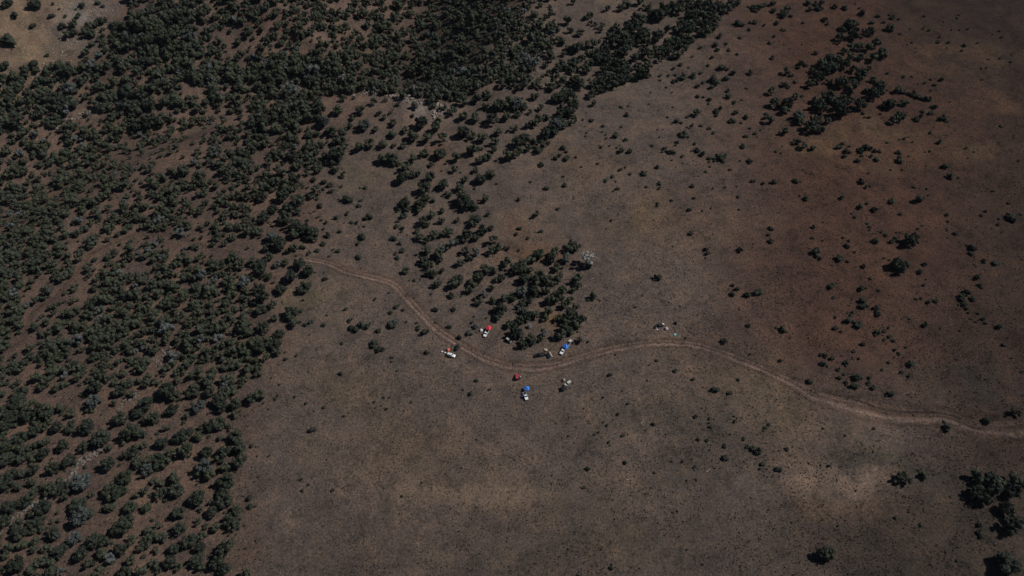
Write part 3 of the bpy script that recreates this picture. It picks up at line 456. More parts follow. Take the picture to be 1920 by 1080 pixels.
ONES = ['zero', 'one', 'two', 'three', 'four', 'five', 'six', 'seven', 'eight', 'nine', 'ten', 'eleven', 'twelve', 'thirteen', 'fourteen', 'fifteen', 'sixteen', 'seventeen', 'eighteen', 'nineteen']
TENS = ['', '', 'twenty', 'thirty', 'forty', 'fifty', 'sixty', 'seventy', 'eighty', 'ninety']
def num(v):
    v = int(min(max(v, 0), 99)); return ONES[v] if v < 20 else TENS[v // 10] + ('-' + ONES[v % 10] if v % 10 else '')
used_labels = set()
def where(x, y):
    for dx, dy in ((0, 0), (0, 1), (1, 0), (0, -1), (-1, 0), (1, 1), (-1, -1), (1, -1), (-1, 1)):
        w = f'{num(round(x / 19.2) + dx)} percent across, {num(round(y / 10.8) + dy)} percent down the photo'
        if w not in used_labels: used_labels.add(w); return w
    return w
def zone(x, y):
    if x > 1380 and y < 300: return 'in the upper clump', 'junipers of the upper clump on the plain'
    if x > 1780 and y > 860: return 'in the corner clump', 'junipers of the lower corner clump'
    if 720 < x < 1110 and 330 < y < 680: return 'in the camp grove', 'junipers of the grove behind the camp'
    if x < 600 and y > 200: return 'on the wooded slope', 'junipers on the wooded slope'
    if x < 1450 and y < 340: return 'above the ravine', 'junipers around the ravine'
    return 'alone on grassland', 'junipers alone on the grassland'
PT, WT = solve(tr, .72, .90); PS, WS = solve(sh, .35, 1.12)
inview = [i for i in range(len(tr)) if 0 < tr[i][0] < 1920 and 0 < tr[i][1] < 1080]
dead_i = [i for i in inview if tr[i][3] == 'd']
cand = sorted([i for i in inview if tr[i][3] != 'd'], key=lambda i: -tr[i][2] - (2.2 if i < len(tr) - len(sc) else 0)); single = set(cand[:300])
for i in cand[:300]:
    x, y, r, f = tr[i]; w = float(WT[i]); e = empty('juniper_tree', PT[i], random.uniform(0, 6.28)); hs = random.uniform(.82, 1.12)
    sil = f == 's'; k = random.randrange(6 if sil else 12)
    for nm, me in (('crown', (silver_me if sil else crown_me)[k]), ('trunk', trunk_me[k % 6])):
        o = link(nm, me, e); o.scale = (w, w * (random.uniform(.88, 1.1)), w * hs)
    z1, z2 = zone(x, y); size = 'broad' if w > 4.6 else ('small' if w < 2.9 else 'mid-sized'); colr = 'silvery grey' if sil else 'dark green'
    tag(e, f'{size} {colr} juniper {z1}, {where(x, y)}', 'tree', z2)
# every other tree of the wood is one mass
VV, FF, TT, MI = [], [], [], []; nv = 0
for i in range(len(tr)):
    if i in single or i in dead_i: continue
    w = float(WT[i]); v, f, t = SMALLC[random.randrange(16)]; a = random.uniform(0, 6.28); ca, sa = math.cos(a), math.sin(a)
    M = np.array([[ca, -sa, 0], [sa, ca, 0], [0, 0, random.uniform(.85, 1.18)]]) * w
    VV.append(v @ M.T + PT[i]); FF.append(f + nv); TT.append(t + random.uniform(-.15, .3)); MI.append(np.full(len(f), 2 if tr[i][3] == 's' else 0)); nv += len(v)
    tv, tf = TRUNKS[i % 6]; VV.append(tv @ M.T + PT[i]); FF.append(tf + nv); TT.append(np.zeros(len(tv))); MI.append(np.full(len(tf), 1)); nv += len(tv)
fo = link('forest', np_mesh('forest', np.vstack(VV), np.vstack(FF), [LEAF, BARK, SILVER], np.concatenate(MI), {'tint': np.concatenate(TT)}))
tag(fo, 'dense dark juniper wood covering the ravine and far slopes', kind='stuff')
pass
# dead trees
BLEACHED = foliage_material('bleached_twigs', (.20, .20, .19), (.32, .31, .30), (.46, .45, .43), (.40, .39, .38), .5)
for i in dead_i:
    w = float(WT[i]); e = empty('dead_tree', PT[i], random.uniform(0, 6)); tv, tf = make_trunk(np.random.default_rng(i), .45, .09, 9, 9, .8, 1.7); o = link('trunk', np_mesh('trunk', tv, tf, [DEADWOOD]), e); o.scale = (w, w, w)
    v, f, t = make_crown(np.random.default_rng(i + 5), 20, False, 40, 1.0, .6, .8, .15); o = link('crown', np_mesh('crown', v, f, [BLEACHED], attrs={'tint': t + .2}), e); o.scale = (w, w, w)
    big = w > 3; tag(e, 'large bleached grey dead tree at the edge of the camp grove' if big else 'small bleached dead tree in the orange clearing inside the grove', 'tree', 'bleached dead trees')
# shrubs
scand = sorted(range(len(sh)), key=lambda i: -sh[i][2]); ssingle = set(scand[:300])
for i in scand[:300]:
    x, y, r, f = sh[i]; w = float(WS[i]); o = link('shrub', random.choice(sshrub_me if f == 's' else shrub_me)); o.location = PS[i]; o.rotation_euler = (0, 0, random.uniform(0, 6.28)); o.scale = (w, w * random.uniform(.8, 1.15), w * random.uniform(.8, 1.2))
    area = 'beside the dirt road' if min(abs(x - q[0]) + abs(y - q[1]) for q in MAIN) < 45 else ('by the camp' if 780 < x < 1280 and 590 < y < 760 else 'on the grassland')
    tag(o, f"{'large' if w > 2.6 else 'low'} {'pale grey' if f == 's' else 'dark'} shrub {area}, {where(x, y)}", 'shrub', 'shrubs on the open grassland')
VV, FF, TT = [], [], []; nv = 0
def add_small(P, w, sx=1.0):
    global nv
    v, f, t = SHRUBC[random.randrange(10)]; a = random.uniform(0, 6.28); ca, sa = math.cos(a), math.sin(a)
    M = np.array([[ca, -sa, 0], [sa, ca, 0], [0, 0, random.uniform(.7, 1.1)]]) * w
    VV.append(v @ M.T + P); FF.append(f + nv); TT.append(t); nv += len(v)
for i in scand[300:]: add_small(PS[i], float(WS[i]))
pts = [(random.uniform(-150, 2080), random.uniform(-60, 1130)) for _ in range(2600)]
pts = [p for p in pts if not (780 < p[0] < 1290 and 590 < p[1] < 750)][:1500]
for p in ground_at([p[0] for p in pts], [p[1] for p in pts]): add_small(p, random.choice((.16, .2, .26, .32, .45, .6)) * random.uniform(.8, 1.3))
pts = [(random.uniform(-150, 900), random.uniform(-60, 1130)) for _ in range(6000)]
pts = [p for p in pts if dens(p[0] - random.uniform(0, 60), p[1]) > 0 or (p[1] > 300 and p[0] < np.interp(p[1], [300, 470, 700, 1080], [600, 610, 530, 470]))][:2200]
for p in ground_at([p[0] for p in pts], [p[1] for p in pts]): add_small(p, random.choice((.3, .4, .5, .7, .9, 1.3)) * random.uniform(.8, 1.3))
tag(link('undergrowth', np_mesh('undergrowth', np.vstack(VV), np.vstack(FF), [SCRUB], attrs={'tint': np.concatenate(TT)})), 'tiny dark bushes dotted over the dry grassland', kind='stuff')
# grass tufts: crossed blades
n = 42000; a = np.stack([rng.uniform(-200, 2120, n), 1150 - 1230 * rng.random(n) ** 1.0], 1)
keep = vnoise(a[:, 0] / 45, a[:, 1] / 30) > .38; a = a[keep]
GP = ground_at(a[:, 0], a[:, 1]); n = len(GP); K = 4
VV = []; FF = []
s = rng.uniform(.14, .42, (n, K)); ang = rng.uniform(0, 6.28, (n, K)); off = rng.normal(0, .22, (n, K, 2)); lean = rng.normal(0, .16, (n, K, 2))
base = np.repeat(GP[:, None, :], K, 1); base = base.copy(); base[:, :, :2] += off; base[:, :, 2] -= .02
dx = np.stack([np.cos(ang), np.sin(ang), 0 * ang], 2) * s[:, :, None]
tip = base.copy(); tip[:, :, :2] += lean; tip[:, :, 2] += s * 1.5
Q = np.stack([base - dx, base + dx, tip], 2).reshape(-1, 3); F = np.arange(len(Q)).reshape(-1, 3)
tag(link('grass', np_mesh('grass', Q, F, [STRAW])), 'dry straw-coloured grass tufts over the open ground', kind='stuff')

# loose gravel lying on the open ground
n = 6500; a = np.stack([rng.uniform(-200, 2120, n), rng.uniform(-60, 1150, n)], 1); a = a[vnoise(a[:, 0] / 70 + 50, a[:, 1] / 45) > .42]
GP = ground_at(a[:, 0], a[:, 1]); n = len(GP); sz = rng.uniform(.05, .20, n) * rng.choice([.8, 1, 1.8], n, p=[.6, .33, .07])
jit = IC1_V[None] * rng.uniform(.7, 1.2, (n, len(IC1_V), 1)) * np.array([1.2, 1, .7]) * sz[:, None, None] + GP[:, None, :]
tag(link('gravel', np_mesh('gravel', jit.reshape(-1, 3), (IC1_F[None] + (np.arange(n) * len(IC1_V))[:, None, None]).reshape(-1, 3), [PALEROCK])), 'pale loose stones strewn over the grassland', kind='stuff')
# ------------------------------------------------------------------ rocks
def rubble(label, px, count, spread, size, mat):
    c = catmull(np.array(px, float), 12); pick = c[rng.integers(0, len(c), count)] + rng.normal(0, 1, (count, 2)) * np.array([spread, spread * .6]); P = ground_at(pick[:, 0], pick[:, 1])
    VV, FF = [], []; nv = 0
    for p in P:
        r = size * rng.uniform(.4, 1.5); v = IC1_V * rng.uniform(.7, 1.15, (len(IC1_V), 1)) * np.array([r * rng.uniform(.8, 1.5), r * rng.uniform(.8, 1.3), r * rng.uniform(.5, .9)]); a = rng.uniform(0, 6.28)
        M = np.array([[math.cos(a), -math.sin(a), 0], [math.sin(a), math.cos(a), 0], [0, 0, 1]]); VV.append(v @ M.T + p + np.array([0, 0, r * .15])); FF.append(IC1_F + nv); nv += len(v)
    tag(link('rubble', np_mesh('rubble', np.vstack(VV), np.vstack(FF), [mat])), label, kind='stuff')
rubble('broken grey rock ledge descending among junipers in the lower wood', [(-20, 1025), (40, 960), (90, 930), (130, 895), (150, 868), (190, 842)], 170, 4.5, .75, ROCK)
rubble('dark boulders between trees above the grey rock ledge', [(225, 770), (240, 748), (262, 738)], 36, 4, .7, ROCK)
rubble('grey rock band at the head of the wooded slope', [(395, 150), (430, 156), (468, 170)], 70, 5, .8, ROCK)
rubble('pale cliff rocks along the brow of the ravine', [(640, 172), (700, 174), (760, 184), (800, 192), (832, 202), (815, 216)], 260, 5, 1.0, PALEROCK)
rubble('grey stones strewn over the tan hillside beyond the ravine', [(215, 10), (170, 40), (135, 75), (110, 105), (85, 140)], 150, 16, .7, PALEROCK)
rubble('pale rock bank at the foot of the tan hillside', [(110, 240), (145, 220), (185, 202)], 60, 5, .8, PALEROCK)
rubble('rocky streak through the dense wood', [(55, 510), (75, 480), (100, 440), (130, 415)], 60, 5, .7, ROCK)
rubble('scattered boulders on the slope near the trail', [(285, 685), (300, 675), (315, 655)], 26, 5, .7, ROCK)
rubble('dark rocks in the gully above the plain', [(1000, 140), (1020, 110), (1035, 70), (1050, 40)], 80, 7, .9, ROCK)
rubble('small pale stones on bare ground beside the grove', [(1100, 630), (1110, 645), (1120, 640)], 40, 6, .22, PALEROCK)
rubble('whitish stones on the pale patch near the corner', [(1550, 900), (1575, 920), (1600, 925)], 50, 18, .25, PALEROCK)

# ------------------------------------------------------------------ thin summer haze in the air
zb = float(zf.min()) - 1.5; bmh = bmesh.new(); bmesh.ops.create_cube(bmh, size=1.0)
for v_ in bmh.verts: v_.co = Vector(((gx[0] - 20) if v_.co.x < 0 else (gx[-1] + 20), (gy[0] - 20) if v_.co.y < 0 else (gy[-1] + 20), zb if v_.co.z < 0 else max(CAM_H, float(zf.max())) + 6))
hm = bpy.data.materials.new('haze_air'); hm.use_nodes = True; hn = hm.node_tree; hn.nodes.remove(hn.nodes['Principled BSDF'])
pv = hn.nodes.new('ShaderNodeVolumePrincipled'); pv.inputs['Color'].default_value = (.80, .88, 1.0, 1); pv.inputs['Density'].default_value = .000011
hn.links.new(pv.outputs[0], hn.nodes['Material Output'].inputs['Volume']); me_ = bpy.data.meshes.new('haze'); bmh.to_mesh(me_); bmh.free(); me_.materials.append(hm)
tag(link('haze', me_), 'thin bluish summer haze filling the air', kind='stuff')
# ------------------------------------------------------------------ camp
def paint(name, col, rough=.35): return plain(name, col, rough, .5, vary=.05, scale=.7)
WHITE = paint('white_car_paint', (.80, .81, .82)); BLACKP = plain('black_car_paint', (.006, .007, .010), .5, .25, vary=.05); SILV = paint('silver_car_paint', (.42, .42, .40)); REDP = paint('red_car_paint', (.42, .030, .055)); NAVY = plain('dark_blue_car_paint', (.012, .016, .026), .45, .3, vary=.05); SAGE = paint('pale_sage_car_paint', (.48, .50, .42)); GREYP = paint('dark_grey_car_paint', (.035, .04, .048))
GLASS = plain('tinted_glass', (.012, .016, .022), .08, .6, vary=.1); RUBBER = plain('tyre_rubber', (.02, .02, .02), .85, .2); STEEL = plain('wheel_alloy', (.35, .35, .36), .35, .5, .7); LAMP = plain('headlamp_lens', (.65, .66, .66), .15, .6); TAIL = plain('tail_lamp_lens', (.30, .015, .015), .2, .5); PLAST = plain('black_plastic', (.025, .025, .027), .6, .3); LINER = plain('bed_liner', (.025, .026, .028), .8, .2)
def loft(secs, bev=.0):
    """closed solid through cross rings of equal length"""
    bm = bmesh.new(); rings = [[bm.verts.new(p) for p in s] for s in secs]; k = len(rings[0])
    for a, b in zip(rings[:-1], rings[1:]):
        for i in range(k): bm.faces.new((a[i], a[(i + 1) % k], b[(i + 1) % k], b[i]))
    bm.faces.new(rings[0][::-1]); bm.faces.new(rings[-1])
    if bev: bmesh.ops.bevel(bm, geom=bm.edges[:], offset=bev, segments=2, affect='EDGES', profile=.6)
    return bm
def box(x0, x1, y0, y1, z0, z1, bev=0.0):
    return loft([[(x, y0, z0), (x, y1, z0), (x, y1, z1), (x, y0, z1)] for x in (x0, x1)], bev)
def merge(*bms):
    out = bmesh.new()
    for b in bms:
        me = bpy.data.meshes.new('tmp'); b.to_mesh(me); b.free(); out.from_mesh(me); bpy.data.meshes.remove(me)
    return out
def quad_plate(pts, th):
    p = [Vector(q) for q in pts]; nrm = (p[1] - p[0]).cross(p[2] - p[0]).normalized() * th
    return loft([[tuple(q - nrm * .2) for q in p], [tuple(q + nrm) for q in p]])
def part(parent, name, bm, mat): return link(name, bm_mesh(name, bm, mat), parent)
def wheel_meshes():
    bm = bmesh.new(); bmesh.ops.create_cone(bm, cap_ends=True, segments=18, radius1=.39, radius2=.39, depth=.27, matrix=Matrix.Rotation(math.pi / 2, 4, 'X'))
    bmesh.ops.bevel(bm, geom=[e for e in bm.edges if len(e.link_faces) == 2 and any(len(f.verts) > 4 for f in e.link_faces)], offset=.05, segments=2, affect='EDGES'); t = bm_mesh('tyre', bm, RUBBER)
    bm = bmesh.new(); bmesh.ops.create_cone(bm, cap_ends=True, segments=12, radius1=.24, radius2=.21, depth=.30, matrix=Matrix.Rotation(math.pi / 2, 4, 'X')); return t, bm_mesh('rim', bm, STEEL)
TYRE, RIM = wheel_meshes()
def vehicle(name, label, rear, front, L, kind, mat, W=1.92, cat='truck', roof=None, group='vehicles parked at the camp', lift=0.0):
    A = ground_at(*rear, 0.9)[0] if False else ground_at([rear[0]], [rear[1]], .9)[0]; B = ground_at([front[0]], [front[1]], .9)[0]
    c = (A + B) / 2; rz = math.atan2(B[1] - A[1], B[0] - A[0]); c[2] = height(c[0], c[1]) + .02
    e = empty(name, c, rz); e.scale = (1.04, 1.06, 1.14); tag(e, label, cat, group); h = L / 2; w = W / 2; roofm = roof or mat
    lo, belt = .48, 1.08 if kind != 'jeep' else 1.12
    if kind == 'pickup': cab0, cab1, top, hoodx = -.06 * L, .20 * L, 1.86, .24 * L
    elif kind == 'suv': cab0, cab1, top, hoodx = -h + .05, .17 * L, 1.84, .22 * L
    else: cab0, cab1, top, hoodx = -h + .12, .12 * L, 1.86, .14 * L
    ring = lambda x, z0, z1, ww: [(x, -ww, z0), (x, ww, z0), (x, ww, z1 - .12), (x, ww * .93, z1), (x, -ww * .93, z1), (x, -ww, z1 - .12)]
    b0 = cab0 - .04 if kind == 'pickup' else -h + .06
    secs = [ring(b0, lo, belt, w), ring(hoodx, lo, belt, w), ring(hoodx + .25, lo, belt + .02, w), ring(h - .35, lo, belt - .06, w * .97), ring(h - .04, lo + .06, belt - .22, w * .92)]
    part(e, 'body', loft(secs, .035), mat)
    # cabin shell
    sl = .6 if kind != 'jeep' else .42; sr = .16 if kind == 'pickup' else (.42 if kind == 'suv' else .05); ti = .16
    x0, x1, y0, y1, z0, z1 = cab0, cab1 + .08, w - .04, w - .04 - ti, belt - .02, top
    low = [(x0, -y0, z0), (x1, -y0, z0), (x1, y0, z0), (x0, y0, z0)]; hi = [(x0 + sr, -y1, z1), (x1 - sl, -y1, z1), (x1 - sl, y1, z1), (x0 + sr, y1, z1)]
    part(e, 'cabin', loft([low, hi], .03), PLAST if kind == 'jeep' and roof else mat)
    part(e, 'roof', box(x0 + sr - .02, x1 - sl + .04, -y1 - .01, y1 + .01, z1 - .05, z1 + .035, .03), roofm)
    lerp = lambda p, q, t: tuple(p[i] * (1 - t) + q[i] * t for i in range(3))
    def win(nm, a, b, c_, d, m0=.08, m1=.06):   # a,b lower ; c,d upper above b,a
        bl, br = lerp(a, d, .12), lerp(b, c_, .12); tl, tr_ = lerp(a, d, .9), lerp(b, c_, .9)
        part(e, nm, quad_plate([lerp(bl, br, m0), lerp(bl, br, 1 - m0), lerp(tl, tr_, 1 - m1), lerp(tl, tr_, m1)], .012), GLASS)
    win('windshield', low[1], low[2], hi[2], hi[1]); win('rear_window', low[3], low[0], hi[0], hi[3])
    for s in (0, 1):
        A0, A1, B0, B1 = (low[0], low[1], hi[0], hi[1]) if s == 0 else (low[2], low[3], hi[2], hi[3])
        for t0, t1 in ((.02, .48), (.52, .98)):
            win('side_window', lerp(A0, A1, t0), lerp(A0, A1, t1), lerp(B0, B1, t1), lerp(B0, B1, t0), .05, .05)
    if kind == 'pickup':
        x_end = cab0 - .05
        part(e, 'cargo_bed', merge(box(-h + .08, x_end, -w, w, lo, .74), box(-h + .08, x_end, -w, -w + .11, .742, belt + .03, .02), box(-h + .08, x_end, w - .11, w, .742, belt + .03, .02), box(x_end - .1, x_end - .004, -w + .112, w - .112, .742, belt + .02)), mat)
        part(e, 'tailgate', box(-h + .02, -h + .078, -w + .03, w - .03, .60, belt + .02, .015), mat); part(e, 'bed_liner', box(-h + .1, x_end - .11, -w + .13, w - .13, .744, .77), LINER)
    if kind == 'jeep':
        part(e, 'spare_wheel', merge(loft([[(x, .37 * math.cos(t), 1.0 + .37 * math.sin(t)) for t in np.linspace(0, 2 * math.pi, 14, endpoint=False)] for x in (-h - .14, -h + .055)], .03)), RUBBER)
    if kind == 'suv':
        part(e, 'roof_rack', merge(*[box(x0 + .7, x1 - sl - .4, s * .62 - .025, s * .62 + .025, z1 + .05, z1 + .11) for s in (-1, 1)], *[box(x - .03, x + .03, -.59, .59, z1 + .06, z1 + .10) for x in (x0 + 1.0, (x0 + x1) / 2)]), PLAST)
    part(e, 'bumper', box(h - .10, h + .05, -w * .95, w * .95, .46, .70, .04), PLAST); part(e, 'bumper', box(-h - .05, -h + .016, -w * .95, w * .95, .46, .66, .03), PLAST)
    for s in (-1, 1):
        part(e, 'headlight', box(h - .12, h - .005, s * w * .66 - .16, s * w * .66 + .16, .72, .86, .02), LAMP); part(e, 'tail_light', box(-h + .0, -h + .05, s * w * .88 - .08, s * w * .88 + .08, .78, 1.0), TAIL)
        part(e, 'mirror', box(cab1 - .30, cab1 - .16, s * (w + .1) - .1, s * (w + .1) + .1, 1.12, 1.30, .02), PLAST)
        for x in (h - .95, -h + .98):
            wl = empty('wheel', (x, s * (w - .12), .39)); wl.parent = e; link('tyre', TYRE, wl); link('rim', RIM, wl)
    return e
vehicle('parked_suv', 'long white SUV with roof rack beside the orange tent', (837.5, 663.2), (854.3, 668.3), 5.3, 'suv', WHITE, cat='suv')
vehicle('pickup_truck', 'white pickup parked with its bed under the red canopy', (914.8, 618.5), (908, 631.5), 5.4, 'pickup', WHITE)
vehicle('black_pickup_truck', 'black pickup parked beside the tan ridge tent', (1023.5, 663.5), (1000, 667.5), 6.7, 'pickup', BLACKP, 2.0)
vehicle('pickup_truck', 'white pickup backed up to the blue canopy by the grove', (1059.8, 650.5), (1051, 664.5), 5.8, 'pickup', WHITE)
vehicle('pickup_truck', 'silver pickup facing away under the blue canopy by the grove', (1063, 647.5), (1071.2, 637), 5.2, 'pickup', SILV)
vehicle('parked_jeep', 'small red off-road car alone below the road', (968.8, 712), (969.4, 700.8), 4.1, 'jeep', REDP, 1.8, 'car')
vehicle('pickup_truck', 'white pickup parked below the square blue canopy in the meadow', (982.8, 735.2), (988, 749.6), 5.3, 'pickup', WHITE)
vehicle('parked_jeep', 'pale sage green off-road car next to the small tan tent', (1070, 716), (1058.4, 722.6), 4.5, 'jeep', SAGE, 1.85, 'car')
vehicle('pickup_truck', 'dark blue pickup with a white box on its bed, across the road bend', (1245, 608.3), (1226, 613), 5.7, 'pickup', NAVY)
vehicle('parked_suv', 'dark grey SUV half hidden in tree shade behind the tents', (1032, 630), (1041.5, 637.5), 4.6, 'suv', GREYP, cat='suv')
vehicle('parked_jeep', 'dark off-road car with pale roof in the shade of the grove edge', (950.5, 635.8), (957.5, 641), 3.9, 'jeep', GREYP, 1.75, 'car', roof=SILV)

def canopy(label, px, size, rz, mat, h=2.15, peak=1.05, legs=STEEL):
    c = ground_at([px[0]], [px[1]], h + .3)[0]; e = empty('pop_up_canopy', c, rz); tag(e, label, 'canopy', 'pop-up canopies at the camp'); s = size / 2
    bm = bmesh.new(); top = bm.verts.new((0, 0, h + peak)); n = 6; ed = []
    for k in range(4):
        a = [(-s, -s), (s, -s), (s, s), (-s, s)][k]; b = [(-s, -s), (s, -s), (s, s), (-s, s)][(k + 1) % 4]
        for i in range(n): t = i / n; ed.append(bm.verts.new((a[0] * (1 - t) + b[0] * t, a[1] * (1 - t) + b[1] * t, h - .08 * math.sin(math.pi * t))))
    low = [bm.verts.new((v.co.x * 1.01, v.co.y * 1.01, v.co.z - .22)) for v in ed]
    mid = [bm.verts.new((v.co.x * .5, v.co.y * .5, h + peak * .46 - (.07 if i % n else 0))) for i, v in enumerate(ed)]
    N = len(ed)
    for i in range(N):
        j = (i + 1) % N; bm.faces.new((mid[i], mid[j], top)); bm.faces.new((ed[i], ed[j], mid[j], mid[i])); bm.faces.new((low[i], low[j], ed[j], ed[i]))
    part(e, 'cover', bm, mat)
    for x in (-s + .04, s - .04):
        for y in (-s + .04, s - .04): part(e, 'leg', box(x - .025, x + .025, y - .025, y + .025, 0, h - .05), legs)
    part(e, 'truss', merge(*[box(-s + .07, s - .07, y - .012, y + .012, h - .2, h - .14) for y in (-s + .06, s - .06)]), legs)
    return e
FAB = lambda n, c: plain(n, c, .8, .2, vary=.08, scale=1.2)
REDF, BLUEF, TANF, WHITEF, ORANGEF, BLACKF, TEALF, LILAC = FAB('red_fabric', (.72, .055, .085)), FAB('blue_fabric', (.050, .20, .66)), FAB('tan_canvas', (.36, .29, .25)), FAB('white_fabric', (.72, .70, .71)), FAB('orange_fabric', (.66, .16, .10)), FAB('black_fabric', (.018, .019, .024)), FAB('teal_tarp', (.16, .42, .45)), FAB('lilac_fabric', (.56, .52, .58))
canopy('bright red pop-up canopy over the tail of a white pickup', (916.3, 614.2), 3.1, math.radians(-33), REDF)
canopy('blue pop-up canopy spanning the tails of two pickups by the grove', (1061, 648.8), 3.1, math.radians(-38), BLUEF, 2.2)
canopy('blue pop-up canopy standing free in the meadow above a white pickup', (987.6, 727.4), 3.0, math.radians(-9), BLUEF)
canopy('black shade canopy in the meadow beside the sage green car', (1057.5, 726.5), 3.0, math.radians(12), BLACKF, 1.9, .55, PLAST)

def dome_tent(label, px, size, h, rz, mat, fly=None):
    c = ground_at([px[0]], [px[1]], h * .6)[0]; e = empty('dome_tent', c, rz); tag(e, label, 'tent', 'tents at the camp')
    bm = bmesh.new(); R = []; N = 16; S = 5
    for k in range(S):
        t = k / S; rr = size / 2 * math.cos(t * math.pi / 2) ** .75; zz = h * math.sin(t * math.pi / 2)
        ring = []
        for i in range(N):
            a = 2 * math.pi * i / N; sq = 1 / max(abs(math.cos(a)), abs(math.sin(a))); q = rr * (1 + (sq - 1) * .75 * (1 - t)); ring.append(bm.verts.new((q * math.cos(a), q * math.sin(a), zz)))
        R.append(ring)
    top = bm.verts.new((0, 0, h))
    for a, b in zip(R[:-1], R[1:]):
        for i in range(N): bm.faces.new((a[i], a[(i + 1) % N], b[(i + 1) % N], b[i]))
    for i in range(N): bm.faces.new((R[-1][i], R[-1][(i + 1) % N], top))
    part(e, 'shell', bm, mat)
    a = size / 2 * .99; part(e, 'entrance_flap', quad_plate([(a + .015, -.45, .03), (a + .015, .45, .03), (a * .80, .28, h * .60), (a * .80, -.28, h * .60)], .02), fly or mat)
    for s in (-1, 1): part(e, 'pole', loft([[(x * .72, s * x * .72, h * math.cos(x / (size * .74) * math.pi / 2) ** .8 + .03 + q) if False else (x * .70, s * x * .70 + q, max(.03, h * (1 - abs(x / (size * .70)) ** 2.2)) + .04) for q in (-.015, .015)] + [(x * .70, s * x * .70, max(.03, h * (1 - abs(x / (size * .70)) ** 2.2)) + .07)] for x in np.linspace(-size * .68, size * .68, 9)]), PLAST)
    return e
dome_tent('white dome tent next to the white pickup under the red canopy', (902.2, 618.4), 2.1, 1.45, .5, WHITEF, LILAC)
dome_tent('orange dome tent behind the long white SUV', (840, 655), 2.1, 1.5, .8, ORANGEF, WHITEF)
dome_tent('small tan dome tent above the pale sage green car', (1057.3, 712), 2.0, 1.5, .3, TANF)
dome_tent('lilac white dome tent beside the dark blue pickup', (1249.8, 615.6), 2.3, 1.6, .1, LILAC, WHITEF)
dome_tent('little blue dome tent in the shadow of the meadow pickup', (978.6, 743.5), 1.6, 1.1, .2, FAB('shaded_blue_fabric', (.035, .055, .20)))  # blue cloth darkened in its own colour to imitate the pickup's shadow
# tan ridge tent at the black pickup
A = ground_at([1028.2], [658.6], 2.2)[0]; B = ground_at([1033.6], [668.2], 2.2)[0]; c = (A + B) / 2; c[2] = height(c[0], c[1]); Lr = float(np.linalg.norm((B - A)[:2])) / 2
e = empty('ridge_tent', c, math.atan2(B[1] - A[1], B[0] - A[0])); tag(e, 'tall tan ridge tent pitched at the tail of the black pickup', 'tent', 'tents at the camp'); Hh, Wd = 2.55, 1.5
for s in (-1, 1): part(e, 'roof_panel', quad_plate([(-Lr, s * Wd, .02), (Lr, s * Wd, .02), (Lr * .96, 0, Hh), (-Lr * .96, 0, Hh)][::s], .02), TANF)
for s in (-1, 1): part(e, 'end_wall', loft([[(s * Lr * .97, -Wd * .96, .02), (s * Lr * .97, Wd * .96, .02), (s * Lr * .95, 0, Hh - .05)], [(s * Lr * .95, -Wd * .96, .02), (s * Lr * .95, Wd * .96, .02), (s * Lr * .93, 0, Hh - .05)]]), TANF)
part(e, 'ridge_pole', box(-Lr, Lr, -.03, .03, Hh - .02, Hh + .04), PLAST)

def table(name, label, px, sx, sy, h, rz, mat, cat='table'):
    c = ground_at([px[0]], [px[1]], h)[0]; e = empty(name, c, rz); tag(e, label, cat); part(e, 'top', box(-sx / 2, sx / 2, -sy / 2, sy / 2, h - .05, h, .01), mat)
    for x in (-sx / 2 + .08, sx / 2 - .08):
        for y in (-sy / 2 + .08, sy / 2 - .08): part(e, 'leg', box(x - .02, x + .02, y - .02, y + .02, 0, h - .052), STEEL)
table('folding_table', 'tan topped folding table between the grove and black pickup', (1023.7, 655.6), 2.0, 1.5, .75, -.55, FAB('beige_top', (.42, .35, .29)))
table('folding_table', 'pale folding table at the tail of the long white SUV', (829.4, 659), 1.0, .8, .75, .4, WHITEF)
table('folding_table', 'dark folding table beside the red off-road car', (974, 709.6), 1.3, 1.5, .72, .1, BLACKF)
def cooler(name, label, px, s, mat, lidm, z=0.0, rz=.3, cat='cooler'):
    c = ground_at([px[0]], [px[1]], z + s[2] * .7)[0]; c[2] += z; e = empty(name, c, rz); tag(e, label, cat)
    part(e, 'body', box(-s[0] / 2, s[0] / 2, -s[1] / 2, s[1] / 2, 0, s[2] * .78, .03), mat); part(e, 'lid', box(-s[0] / 2 - .02, s[0] / 2 + .02, -s[1] / 2 - .02, s[1] / 2 + .02, s[2] * .785, s[2], .03), lidm)
    for q in (-1, 1): part(e, 'handle', box(q * (s[0] / 2 + .035) - .025, q * (s[0] / 2 + .035) + .025, -.1, .1, s[2] * .45, s[2] * .55), PLAST)
cooler('storage_box', 'white storage box on the bed of the dark blue pickup', (1243.4, 607.6), (1.25, .8, .7), WHITE, WHITE, .78, -.35, 'box')
cooler('cool_box', 'white cool box on the ground below the dark blue pickup', (1230.8, 614.6), (.95, .7, .7), WHITE, WHITE)
cooler('cool_box', 'pinkish cool box just under the white one by the blue pickup', (1232.2, 618.2), (.75, .6, .6), FAB('pink_plastic', (.55, .42, .40)), WHITEF)
cooler('cool_box', 'dark red cool box on bare ground near the lilac tent', (1235.2, 620.6), (.6, .5, .45), FAB('maroon_plastic', (.11, .03, .025)), FAB('maroon_lid', (.09, .025, .02)))
cooler('cool_box', 'white cool box in deep shade under the grove edge', (977.3, 643.5), (.8, .6, .55), WHITE, WHITE)
cooler('cool_box', 'pale green cool box at the corner of the dark folding table', (976.2, 706.6), (.7, .55, .5), FAB('pale_green_plastic', (.34, .44, .36)), FAB('pale_green_lid', (.40, .50, .42)))
cooler('cool_box', 'grey white cool box between orange tent and long white SUV', (835, 661.2), (.9, .7, .6), SILV, WHITE)
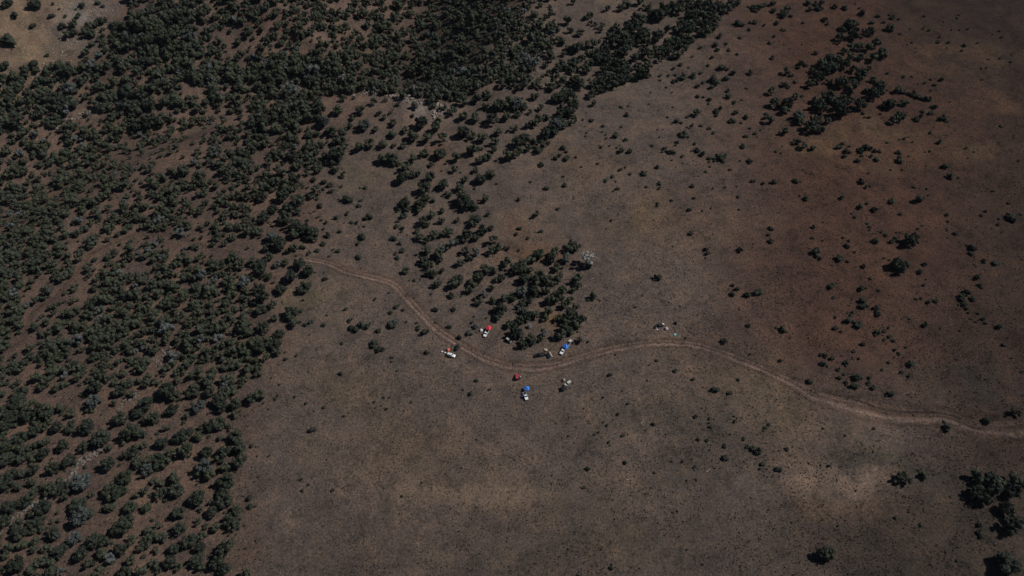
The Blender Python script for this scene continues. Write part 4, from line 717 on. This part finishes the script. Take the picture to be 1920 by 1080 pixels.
# teal tarp: a sagging sheet over low poles
c = ground_at([1266.2], [627.2], .5)[0]; e = empty('low_tarp', c, .5); tag(e, 'small teal tarp stretched low beside the looping tyre track', 'tarp')
bm = bmesh.new(); gr = [[bm.verts.new(((i / 6 - .5) * 1.7, (j / 6 - .5) * 1.5, .55 - .16 * math.sin(math.pi * i / 6) * math.sin(math.pi * j / 6))) for j in range(7)] for i in range(7)]
for i in range(6):
    for j in range(6): bm.faces.new((gr[i][j], gr[i + 1][j], gr[i + 1][j + 1], gr[i][j + 1]))
part(e, 'sheet', bm, TEALF)
for x in (-.83, .83):
    for y in (-.73, .73): part(e, 'pole', box(x - .02, x + .02, y - .02, y + .02, 0, .56), STEEL)
# fallen logs and branches
def log(label, px, ang, L, r, mat):
    c = ground_at([px[0]], [px[1]])[0]; tv, tf = make_trunk(np.random.default_rng(int(px[0])), L, r, 4, 1, L * .22, L * 1.25); P = np.stack([tv[:, 2] - L / 2, tv[:, 0] + .05 * np.sin(tv[:, 2] * 1.4), np.abs(tv[:, 1]) + r * .6], 1)
    o = link('fallen_log', np_mesh('fallen_log', P, tf, [mat])); o.location = c; o.rotation_euler = (0, 0, ang); tag(o, label, 'log', 'fallen logs on the grassland')
for i, (lab, px, a, L, m) in enumerate([
    ('bleached log standing out on grass west of the dirt road', (754.5, 645), 1.3, 2.6, DEADWOOD), ('dark fallen log touching the dirt road below the lone tree', (791.5, 575), .55, 2.6, BARK),
    ('thin dark log in the middle of the lower meadow', (715, 883), -.6, 4.0, BARK), ('short dark log next to a low shrub in the lower meadow', (632, 910), -.3, 3.0, BARK), ('slanting dark log near the forest edge of the lower meadow', (563.5, 936), -1.0, 3.0, BARK),
    ('bleached thin log in the grass below the sage green car', (1205, 791), .8, 2.6, DEADWOOD), ('bleached crossed log in the lower plain', (1180, 899), .1, 3.4, DEADWOOD), ('bleached slim log on the plain towards the corner clump', (1328, 882), .7, 2.6, DEADWOOD),
    ('curved bleached log beside a shrub above the far road', (1716, 683), -1.0, 3.6, DEADWOOD), ('pale log at the brow near the forest edge on the plain', (1178, 158), .7, 4.5, DEADWOOD), ('dark log lying on the plain above the road bend', (1192, 576.5), .55, 2.2, BARK),
    ('pale branch fallen beside the grove on the plain', (1111, 523), .3, 3.4, DEADWOOD), ('bleached branch lying near the top of the grove', (1035, 382), .6, 2.0, DEADWOOD)]):
    log(lab, px, a, L, .15, m)
# fire ring of stones at the road side
cpt = ground_at([1057], [669.5])[0]; e = empty('fire_ring', cpt, 0); tag(e, 'ring of dark stones with charred sticks below the white pickup', 'fire ring')
stone = np_mesh('stone', IC1_V * np.random.default_rng(2).uniform(.75, 1.15, (len(IC1_V), 1)) * np.array([.24, .2, .16]), IC1_F, [ROCK])
for k in range(10):
    o = link('stone', stone, e); t = k * .628; o.location = (1.1 * math.cos(t), 1.0 * math.sin(t), .08); o.rotation_euler = (0, 0, k * 1.3)
for k in range(4):
    t = k * .9; o = part(e, 'charred_stick', box(-.7, .7, -.05, .05, .04 + .1 * k, .13 + .1 * k), BLACKF); o.rotation_euler = (0, 0, t)
